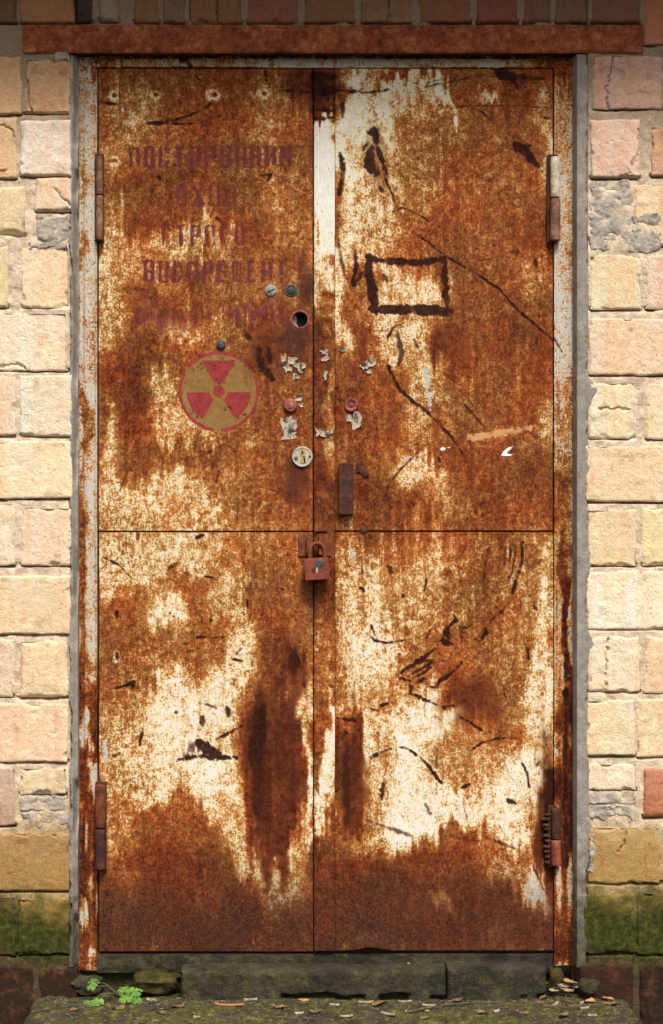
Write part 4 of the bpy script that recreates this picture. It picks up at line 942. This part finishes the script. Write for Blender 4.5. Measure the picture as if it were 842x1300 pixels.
# ---- torn paper scraps left from old seals
def scrap(px, py, w, h, parent, seed, curl=.004, y=YL, ang=0):
    r = random.Random(seed); bm = bmesh.new()
    n = 11; rings = []
    cxy = Vector(W(px, py, y))
    rad = [r.choice((r.uniform(.35, .6), r.uniform(.8, 1.15), r.uniform(.8, 1.15))) for _ in range(n)]
    def pt(k, f):
        t = 2 * math.pi * k / n; c_, s_ = math.cos(t), math.sin(t)
        q = max(abs(c_), abs(s_)); sx, sy = c_ / q ** .7, s_ / q ** .7
        x = sx * rad[k] * f * w / 2 / PPM; z_ = sy * rad[k] * f * h / 2 / PPM
        ca, sa = math.cos(R(ang)), math.sin(R(ang)); x, z_ = x * ca - z_ * sa, x * sa + z_ * ca
        return cxy + Vector((x, -.0016 - curl * max(0, f - .45) * (0.4 + 1.0 * ((k * 7 + seed) % 5) / 4) + .0004 * r.uniform(-1, 1), z_))
    for f in (.25, .6, .82, 1.0): rings.append([bm.verts.new(pt(k, f)) for k in range(n)])
    bm.faces.new(rings[0])
    for a, b in zip(rings[:-1], rings[1:]):
        for k in range(n): bm.faces.new((a[k], b[k], b[(k + 1) % n], a[(k + 1) % n]))
    g = bmesh.ops.extrude_face_region(bm, geom=bm.faces[:]); bmesh.ops.translate(bm, vec=(0, .0005, 0), verts=[v for v in g['geom'] if isinstance(v, bmesh.types.BMVert)])
    return bm_obj('paper_scrap', bm, M['paper'], parent, smooth=True, sharp=40)
for a in [(360, 455, 8, 16, 3), (364, 467, 13, 14, 5), (381, 467, 16, 13, 8), (375, 478, 10, 8, 11), (372, 458, 14, 10, 14), (379, 505, 9, 9, 17), (382, 514, 8, 6, 18), (362, 541, 14, 22, 20), (371, 536, 18, 20, 23), (367, 552, 27, 14, 27)]:
    scrap(a[0], a[1], a[2], a[3], lleaf, a[4], .0032 if a[4] < 18 else .0015)
for a in [(451, 538, 19, 30, 31, YL), (443, 532, 8, 12, 33, YL), (412, 447, 13, 9, 35, YS), (413, 456, 12, 8, 37, YS), (414, 550, 18, 10, 39, YS), (404, 548, 8, 12, 41, YS), (434, 444, 9, 8, 43, YL), (470, 458, 16, 14, 45, YL), (462, 466, 12, 8, 47, YL), (468, 472, 9, 7, 49, YL), (413, 476, 8, 12, 51, YS)]:
    scrap(a[0], a[1], a[2], a[3], rleaf, a[4], .0028, a[5])

# ---- flat pull handle plate and hasp lugs
bm = bmesh.new(); pbox(bm, 430, 449, 588, 653, 0.012, 0.0345); 
bm_obj('handle_plate', bm, M['rust_dark'], rleaf, bevel=.002)
bm = bmesh.new(); pbox(bm, 400, 415, 671, 674.5, 0.021, 0.0285); bm_obj('hasp_ridge', bm, M['rust'], rleaf, bevel=.0008)
bm = bmesh.new(); pbox(bm, 452.5, 458, 588, 600, 0.030, 0.0345); bm_obj('rivet', bm, M['rust_dark'], rleaf, bevel=.0012)
for px, py in ((464, 602), (462, 673)): disc('rivet', px, py, [(5, -.002), (4.8, .0015), (3.6, .0032), (.5, .0040)], M['rust_dark'], rleaf, seg=14, wob=.1)
def lug(parent, x0, x1, y0, y1, yb):
    bm = bmesh.new(); pbox(bm, x0, x1, y0, y1, 0.0075, yb); bm_obj('hasp_lug', bm, M['rust'], parent, bevel=.0008)
lug(lleaf, 389.5, 396, 681, 704, .0345); lug(rleaf, 405.0, 410, 681, 704, .0285)
bm = bmesh.new(); pbox(bm, 379, 396.5, 677.5, 706, .0315, .0345); bm_obj('hasp_plate', bm, M['rust'], lleaf, bevel=.0006)
bm = bmesh.new(); pbox(bm, 404.5, 421, 677.5, 706, .0255, .0285); bm_obj('hasp_plate', bm, M['rust'], rleaf, bevel=.0006)

# ================================================================== padlock
pad = empty('padlock', W(402, 737, 0.0), 'rusty red padlock locking the two door leaves together', 'padlock')
bm = bmesh.new(); vs = pbox(bm, 387, 417.5, 708.5, 736.5, -0.007, 0.014)
bmesh.ops.bevel(bm, geom=bm.edges[:], offset=.0016, segments=2, affect='EDGES')
bmesh.ops.rotate(bm, cent=W(402, 722, 0), matrix=Matrix.Rotation(R(-4), 3, 'Y'), verts=bm.verts[:])
pb = bm_obj('body', bm, M['rust_red'], pad, smooth=True, sharp=30)
bm = bmesh.new(); pts = [W(393.5, 712, .0035)]
for k in range(13):
    t = math.pi * (1 - k / 12); pts.append(W(403 + 9.5 * math.cos(t), 699 - 9.5 * math.sin(t), .0035))
pts.append(W(412.5, 712, .0035)); tube(bm, pts, 2.6 / PPM, 10); bm_obj('shackle', bm, M['rust'], pad, smooth=True, sharp=60)
slot(402.5, 723.5, 2.6, 7.5, -.0078, 6, M['lock_steel'], pad, 'keyhole')
disc('keyhole_cover', 405.5, 715.5, [(5.8, 0), (5.6, .0014), (4, .002), (.5, .0022)], M['bolt_blue'], pad, -.0066, 14, .12)
bm = bmesh.new(); c = W(402.2, 722, -.0066)
bm.faces.new([bm.verts.new((c[0] + a / PPM, c[1], c[2] + b / PPM)) for a, b in [(-7, -2), (-3, 2), (1, 3), (3, -1), (0, -4), (-4, -4.5)]])
g = bmesh.ops.extrude_face_region(bm, geom=bm.faces[:]); bmesh.ops.translate(bm, vec=(0, -.0008, 0), verts=[v for v in g['geom'] if isinstance(v, bmesh.types.BMVert)])
bm_obj('scuffed_plate', bm, M['rust_dark'], pad)

# ================================================================== threshold, rubble, litter
thr = empty('threshold_block', W(462, 1265, 0), 'dark damp concrete threshold block with a vertical crack, under the door', 'threshold')
def thr_part(x0, x1, seed, top):
    def depth(PX, PY):
        e = np.minimum(np.minimum(PX - x0, x1 - PX), np.minimum(PY - top, 1275 - PY)) / PPM
        e = np.clip(e - .003 * np.clip(fbm(PX / 12, PY / 12, seed, 4), 0, 1), 0, .010)
        d = -0.030 + (.010 - np.sqrt(np.maximum(1e-4 - (.010 - e) ** 2, 0))) + .003 * fbm(PX / 30, PY / 20, seed + 1, 4, .6) + .0012 * fbm(PX / 5, PY / 5, seed + 2, 3)
        und = sstep(1256, 1262, PY + 5 * fbm(PX / 26, PY / 60, seed + 3, 3))
        return d + .022 * und * sstep(-.05, .25, fbm(PX / 34, PY / 90, seed + 4, 2))
    def warp(PX, PY): return PX, PY + sstep(1245, top, PY) * (1.6 * fbm(PX / 30, PY / 300, seed + 7, 4))
    return sheet('concrete_piece', x0, x1, top, 1275, 1.7, depth, 0.034, M['block'], thr, warp=warp)
thr_part(231, 565.2, 301, 1228); thr_part(566.6, 692, 311, 1225)

def rock(name, px, py, w, h, dep, y, seed, mat, label=None, cat=None, group=None, parent=None, flatb=0.0):
    r = random.Random(seed); bm = bmesh.new(); bmesh.ops.create_icosphere(bm, subdivisions=3, radius=1)
    c = Vector(W(px, py, y)); s_ = (D + y) / D
    for v in bm.verts:
        k = v.co.normalized(); q = max(abs(k.x), abs(k.y), abs(k.z))
        f = (.35 + .62 / q) * .9 + .30 * float(fbm(np.array([k.x * 2 + seed]), np.array([k.z * 2 + k.y * 1.7]), seed, 4)[0])
        v.co = Vector((k.x * w / 2 / PPM * s_, k.y * dep, k.z * h / 2 / PPM * s_)) * f + c
    o = bm_obj(name, bm, mat, parent, smooth=True, sharp=40)
    if label: tag(o, label, cat, group)
    return o
rock('brick_rubble', 200, 1247, 66, 30, .035, .012, 405, M['rock'], 'squarish mossy brown brick chunk lying beside the threshold block under the door', 'rubble')
rock('brick_rubble', 112, 1250, 44, 26, .03, .020, 402, M['block'], 'dark dirty brick chunk under the foot of the left door jamb', 'rubble')
rock('stone', 706, 1238, 20, 18, .02, -.005, 403, M['rock'], 'small yellowish mossy stone between threshold block and right wall', 'stone')
rock('stone', 748, 1252, 28, 20, .016, -.03, 404, M['block'], 'smooth dark grey stone lying in leaf litter at the right wall', 'stone')

def simple(name, stops, scale=90, rough=.8, spec=.2):
    n = NB(name); return n.done(n.ramp(n.noise(scale, 4, .6), stops), rough, n.bump(n.noise(300, 3), .0006, .6), spec=spec)
M['leaf_brown'] = simple('dead_leaf_brown', [(.3, (.10, .055, .025)), (.7, (.24, .15, .07))])
M['leaf_pale'] = simple('dead_leaf_pale', [(.3, (.16, .12, .075)), (.5, (.30, .245, .165)), (.7, (.50, .42, .30))], 140)
M['leaf_tan'] = simple('dead_leaf_tan', [(.3, (.26, .15, .06)), (.7, (.46, .30, .14))])
M['chip_orange'] = simple('orange_wood_chip', [(.3, (.30, .12, .04)), (.7, (.42, .19, .08))])
M['twig'] = simple('twig_bark', [(.3, (.05, .035, .022)), (.7, (.16, .12, .085))])
M['clover'] = simple('green_leaf', [(.3, (.055, .15, .018)), (.7, (.13, .28, .035))], 60, .55)
M['stem'] = simple('green_stem', [(.3, (.09, .10, .03)), (.7, (.18, .17, .06))])

def zslab(x, y): return float(slab_z(np.array([x]), np.array([y]))[0])
def leaf(px, py, L_, Wd, ang, mat, seed, label, group, name='dead_leaf', lift=.002, z0=None):
    r = random.Random(seed); g = gpt(px, py); zb = zslab(g[0], g[1]) if z0 is None else z0
    bm = bmesh.new(); n, m_ = 9, 5; grid = []
    ca, sa = math.cos(R(ang)), math.sin(R(ang)); cu = r.uniform(.1, .45); fo = r.uniform(.05, .7); tw = r.uniform(-.5, .5)
    for i in range(n):
        t = i / (n - 1); wd = Wd * (math.sin(math.pi * (t * .92 + .05)) ** .8) * (1 + .5 * r.uniform(-1, 1))
        row = []; sh = Wd * .25 * math.sin(3 * t + seed)
        for j in range(m_):
            s_ = j / (m_ - 1) - .5
            x = (t - .5) * L_ + r.uniform(-.03, .03) * L_; y = s_ * wd + sh
            zq = abs(s_) * wd * fo + cu * L_ * (t - .5) ** 2 * 1.6 + tw * x * s_ * 1.2 + .0006 * r.uniform(-1, 1)
            row.append(bm.verts.new((g[0] + x * ca - y * sa, g[1] + x * sa + y * ca, zb + lift + max(zq, 0))))
        grid.append(row)
    for i in range(n - 1):
        for j in range(m_ - 1): bm.faces.new((grid[i][j], grid[i + 1][j], grid[i + 1][j + 1], grid[i][j + 1]))
    g_ = bmesh.ops.extrude_face_region(bm, geom=bm.faces[:]); bmesh.ops.translate(bm, vec=(0, 0, -.0005), verts=[v for v in g_['geom'] if isinstance(v, bmesh.types.BMVert)])
    o = bm_obj(name, bm, mat, None, smooth=True, sharp=60); tag(o, label, 'leaf' if 'leaf' in name else 'wood chip', group); return o
def chip(px, py, L_, Wd, ang, mat, seed, label, group):
    r = random.Random(seed); g = gpt(px, py); zb = zslab(g[0], g[1]); bm = bmesh.new(); n = 7; rows = []
    ca, sa = math.cos(R(ang)), math.sin(R(ang))
    for i in range(n):
        t = i / (n - 1); wd = Wd * (.45 + .55 * math.sin(math.pi * (t * .8 + .1))) * r.uniform(.8, 1.2); x = (t - .5) * L_; k = .05 * L_ * (t - .5) ** 2 * 4 * r.uniform(.6, 1.2)
        rows.append([bm.verts.new((g[0] + x * ca - y * sa, g[1] + x * sa + y * ca, zb + z_ + k)) for y, z_ in ((-wd / 2, .0005), (wd / 2, .0005), (wd / 2, .0028), (0, .0042), (-wd / 2, .0028))])
    for a, b in zip(rows[:-1], rows[1:]):
        for k in range(5): bm.faces.new((a[k], a[(k + 1) % 5], b[(k + 1) % 5], b[k]))
    bm.faces.new(rows[0]); bm.faces.new(rows[-1][::-1])
    o = bm_obj('wood_chip', bm, mat, None); tag(o, label, 'wood chip', group); return o
def twig(pix, rad, seed, label, group=None, zl=.003, branch=True):
    r = random.Random(seed); pts = []
    for k, (px, py) in enumerate(pix):
        g = gpt(px, py); pts.append((g[0], g[1], zslab(g[0], g[1]) + rad + zl * (1 + (k % 2))))
    bm = bmesh.new(); tube(bm, pts, [rad * (1 - .55 * i / (len(pts) - 1)) for i in range(len(pts))], 6)
    if branch and len(pts) > 2:
        a = Vector(pts[1]); tube(bm, [a, a + Vector((r.uniform(-.01, .01), r.uniform(-.012, .0), .006)), a + Vector((r.uniform(-.02, .02), r.uniform(-.02, -.008), .012))], [rad * .6, rad * .5, rad * .3], 5)
    o = bm_obj('twig', bm, M['twig'], None, smooth=True, sharp=60); tag(o, label, 'twig', group); return o

CH = 'pale dry wood sliver scattered on the mossy step'; CHG = 'pale slivers littering the step'
BL = 'small curled brown dead leaf lying on the mossy step'; BLG = 'brown dead leaves littering the step'
chip(291, 1277, .064, .009, -3, M['chip_orange'], 1, 'orange brown wood splinter lying near the green clover', None)
chip(192, 1270, .020, .008, 0, M['leaf_pale'], 2, 'short thick off white chip lying just right of the clover', None)
chip(560, 1247, .03, .007, -6, M['leaf_pale'], 3, 'pale chip leaning by the cracked threshold block', None)
for k, (px, py, L_, ang) in enumerate([(465, 1272, .034, 5), (514, 1271, .03, 4), (493, 1287, .034, -30), (440, 1294, .028, 10), (540, 1282, .024, -60), (705, 1278, .03, 65), (738, 1273, .022, 60), (752, 1290, .02, -10), (742, 1281, .02, 20), (318, 1270, .03, 8), (245, 1262, .016, 60), (545, 1276, .03, -8), (425, 1274, .022, -15), (660, 1266, .02, 10), (630, 1284, .018, 40), (250, 1290, .016, -20), (380, 1288, .02, 15)]):
    chip(px, py, L_, .006 + .003 * (k % 3) / 2, ang, M['leaf_pale'], 20 + k, CH, CHG)
for k, (px, py, L_, ang) in enumerate([(270, 1264, .022, 60), (296, 1266, .024, -20), (225, 1281, .03, 20), (356, 1282, .034, 8), (400, 1284, .03, -8), (482, 1276, .036, 10), (582, 1272, .03, 30), (612, 1287, .026, -25), (664, 1287, .03, 15), (690, 1270, .026, 70), (776, 1276, .034, -20), (716, 1290, .03, 30), (150, 1282, .03, 20), (205, 1288, .026, -30), (540, 1291, .026, 50), (440, 1266, .024, 0), (95, 1282, .026, 40)]):
    leaf(px, py, L_, L_ * .55, ang, M['leaf_brown'], 50 + k, BL, BLG)
leaf(562, 1246, .03, .012, 20, M['leaf_pale'], 90, 'pale leaf scrap resting at the foot of the threshold crack', None)
leaf(385, 1270, .03, .018, -25, M['leaf_tan'], 91, 'forked tan dead leaf at the foot of the threshold block', None)
PL = 'tan dead leaf in the drift against the right wall'; PLG = 'tan leaves drifted against the right wall'
for k, (px, py, L_, ang) in enumerate([(712, 1250, .045, 20), (724, 1245, .04, -30), (700, 1256, .04, 60), (735, 1258, .036, 10), (690, 1250, .03, 100), (720, 1266, .034, -50), (760, 1262, .03, 40), (772, 1268, .028, -10), (748, 1272, .03, 70), (705, 1267, .026, 0)]):
    leaf(px, max(py, 1262), L_, L_ * .55, ang, M['leaf_tan'] if k % 3 else M['leaf_pale'], 120 + k, PL, PLG, lift=.004 + .010 * ((k * 3) % 4) / 3 + (.012 if py < 1262 else 0))
leaf(515, 1262, .026, .014, 80, M['leaf_tan'], 140, 'upright curled tan leaf standing on top of the threshold block', None, z0=.062)
twig([(40, 1288), (75, 1283), (105, 1279), (128, 1277)], .0016, 200, 'long thin pale twig lying by the clover at the left end of the step')
twig([(520, 1285), (560, 1280), (600, 1276), (640, 1274)], .0024, 201, 'dark forked twig lying below the threshold crack on the step')
twig([(345, 1293), (380, 1296), (420, 1297)], .0015, 202, 'thin reddish twig along the front of the step')
twig([(716, 1272), (722, 1262), (728, 1256)], .0014, 203, 'thin bent twig sticking up out of the leaf drift')
twig([(795, 1296), (806, 1284), (815, 1294)], .0018, 204, 'hooked twig at the right corner of the step', branch=False)
twig([(690, 1281), (720, 1283), (750, 1278), (775, 1281)], .0016, 205, 'crooked thin twig lying in front of the leaf drift')

# clover: leaflets of three on thin stems
clov = empty('clover_plant', gpt(150, 1262), 'small bright green clover plant growing at the edge of the step', 'plant')
def cleaf(px, py, size, zup, ang, seed):
    r = random.Random(seed); g = Vector(gpt(px, py)); tip = g + Vector((0, 0, zup))
    root = Vector(clov.location) + Vector((r.uniform(-.01, .01), .0, 0))
    bm = bmesh.new(); mid = (root + tip) / 2 + Vector((r.uniform(-.01, .01), -.004, .012)); tube(bm, [root, mid, tip], [.0011, .0009, .0007], 6); st = bm_obj('stem', bm, M['stem'], clov, smooth=True, sharp=70)
    for k in range(3):
        a = R(ang + 120 * k); bm = bmesh.new(); ring = []; c0 = bm.verts.new(tip)
        n = 15; prev = []
        for f in (.5, 1.0):
            row = []
            for i in range(n):
                t = -1.15 + 2.3 * i / (n - 1); rad = size * (1.0 - .16 * math.exp(-(t / .25) ** 2)) * math.cos(t * .62) ** .5 * f
                th_ = a + t * .78
                row.append(bm.verts.new(tip + Vector((rad * math.cos(th_), rad * math.sin(th_) * .75 - .25 * rad * math.sin(th_), rad * math.sin(th_) * .55 + .003 * f * abs(t) - .004 * f * f))))
            if prev:
                for i in range(n - 1): bm.faces.new((prev[i], row[i], row[i + 1], prev[i + 1]))
            else:
                for i in range(n - 1): bm.faces.new((c0, row[i], row[i + 1]))
            prev = row
        g_ = bmesh.ops.extrude_face_region(bm, geom=bm.faces[:]); bmesh.ops.translate(bm, vec=(0, .0002, -.0005), verts=[v for v in g_['geom'] if isinstance(v, bmesh.types.BMVert)])
        bm_obj('leaflet', bm, M['clover'], st, smooth=True, sharp=60)
for k, (px, py, sz, up, an) in enumerate([(119, 1266, .014, .034, 30), (116, 1270, .010, .030, 80), (158, 1266, .017, .016, 100), (172, 1268, .018, .018, 40), (160, 1274, .016, .012, -20), (174, 1275, .014, .008, 150), (124, 1275, .016, .006, 10), (112, 1276, .012, .005, 70)]):
    cleaf(px, py, sz, up, an, 300 + k)

# fine grit and crumbs on the step
rg = random.Random(33); bm = bmesh.new()
for k in range(1500):
    x = rg.uniform(-.64, .64); y = rg.uniform(-.26, -.032) if rg.random() < .75 else -.035 - abs(rg.gauss(0, .02))
    s_ = rg.uniform(.0006, .0022) * (1.6 if rg.random() < .08 else 1); z_ = zslab(x, y) if k % 3 == 0 else None
    if z_ is None: z_ = zslab(x, y)
    m_ = Matrix.Translation((x, y, z_ + s_ * .4)) @ Matrix.Rotation(rg.uniform(0, 3), 4, (rg.random(), rg.random(), 1)) @ Matrix.Diagonal((s_ * rg.uniform(.8, 2.5), s_, s_ * .6, 1))
    bmesh.ops.create_icosphere(bm, subdivisions=0 or 1, radius=1, matrix=m_)
bl = bmesh.new(); rl = random.Random(35)
for k in range(420):
    x = rl.uniform(-.63, .64); y = rl.uniform(-.24, -.034) if rl.random() < .6 else -.036 - abs(rl.gauss(0, .022))
    if rl.random() < .3: x = rl.gauss(.53, .07); y = -.03 - abs(rl.gauss(0, .04))
    x = min(x, .64)
    z_ = zslab(x, y); a = rl.uniform(0, 3.14); l_ = rl.uniform(.003, .012); w_ = rl.uniform(.0008, .003)
    m_ = Matrix.Translation((x, y, z_ + .0012 + .004 * rl.random() ** 3)) @ Matrix.Rotation(a, 4, 'Z') @ Matrix.Rotation(rl.gauss(0, .22), 4, 'Y') @ Matrix.Diagonal((l_, w_, .0007, 1))
    bmesh.ops.create_cube(bl, size=1, matrix=m_)
lt = bm_obj('leaf_crumbs', bl, simple('leaf_crumb_mix', [(.34, (.03, .02, .012)), (.48, (.10, .065, .035)), (.58, (.22, .16, .09)), (.70, (.46, .38, .27))], 26, .9)); tag(lt, 'fine straw, bark and leaf crumbs strewn over the concrete step', 'litter', kind='stuff')
gr = bm_obj('grit', bm, simple('grit_crumbs', [(.3, (.04, .032, .022)), (.55, (.13, .105, .07)), (.75, (.40, .35, .27))], 35, .9)); tag(gr, 'fine grit and crumbs strewn over the concrete step', 'grit', kind='stuff')
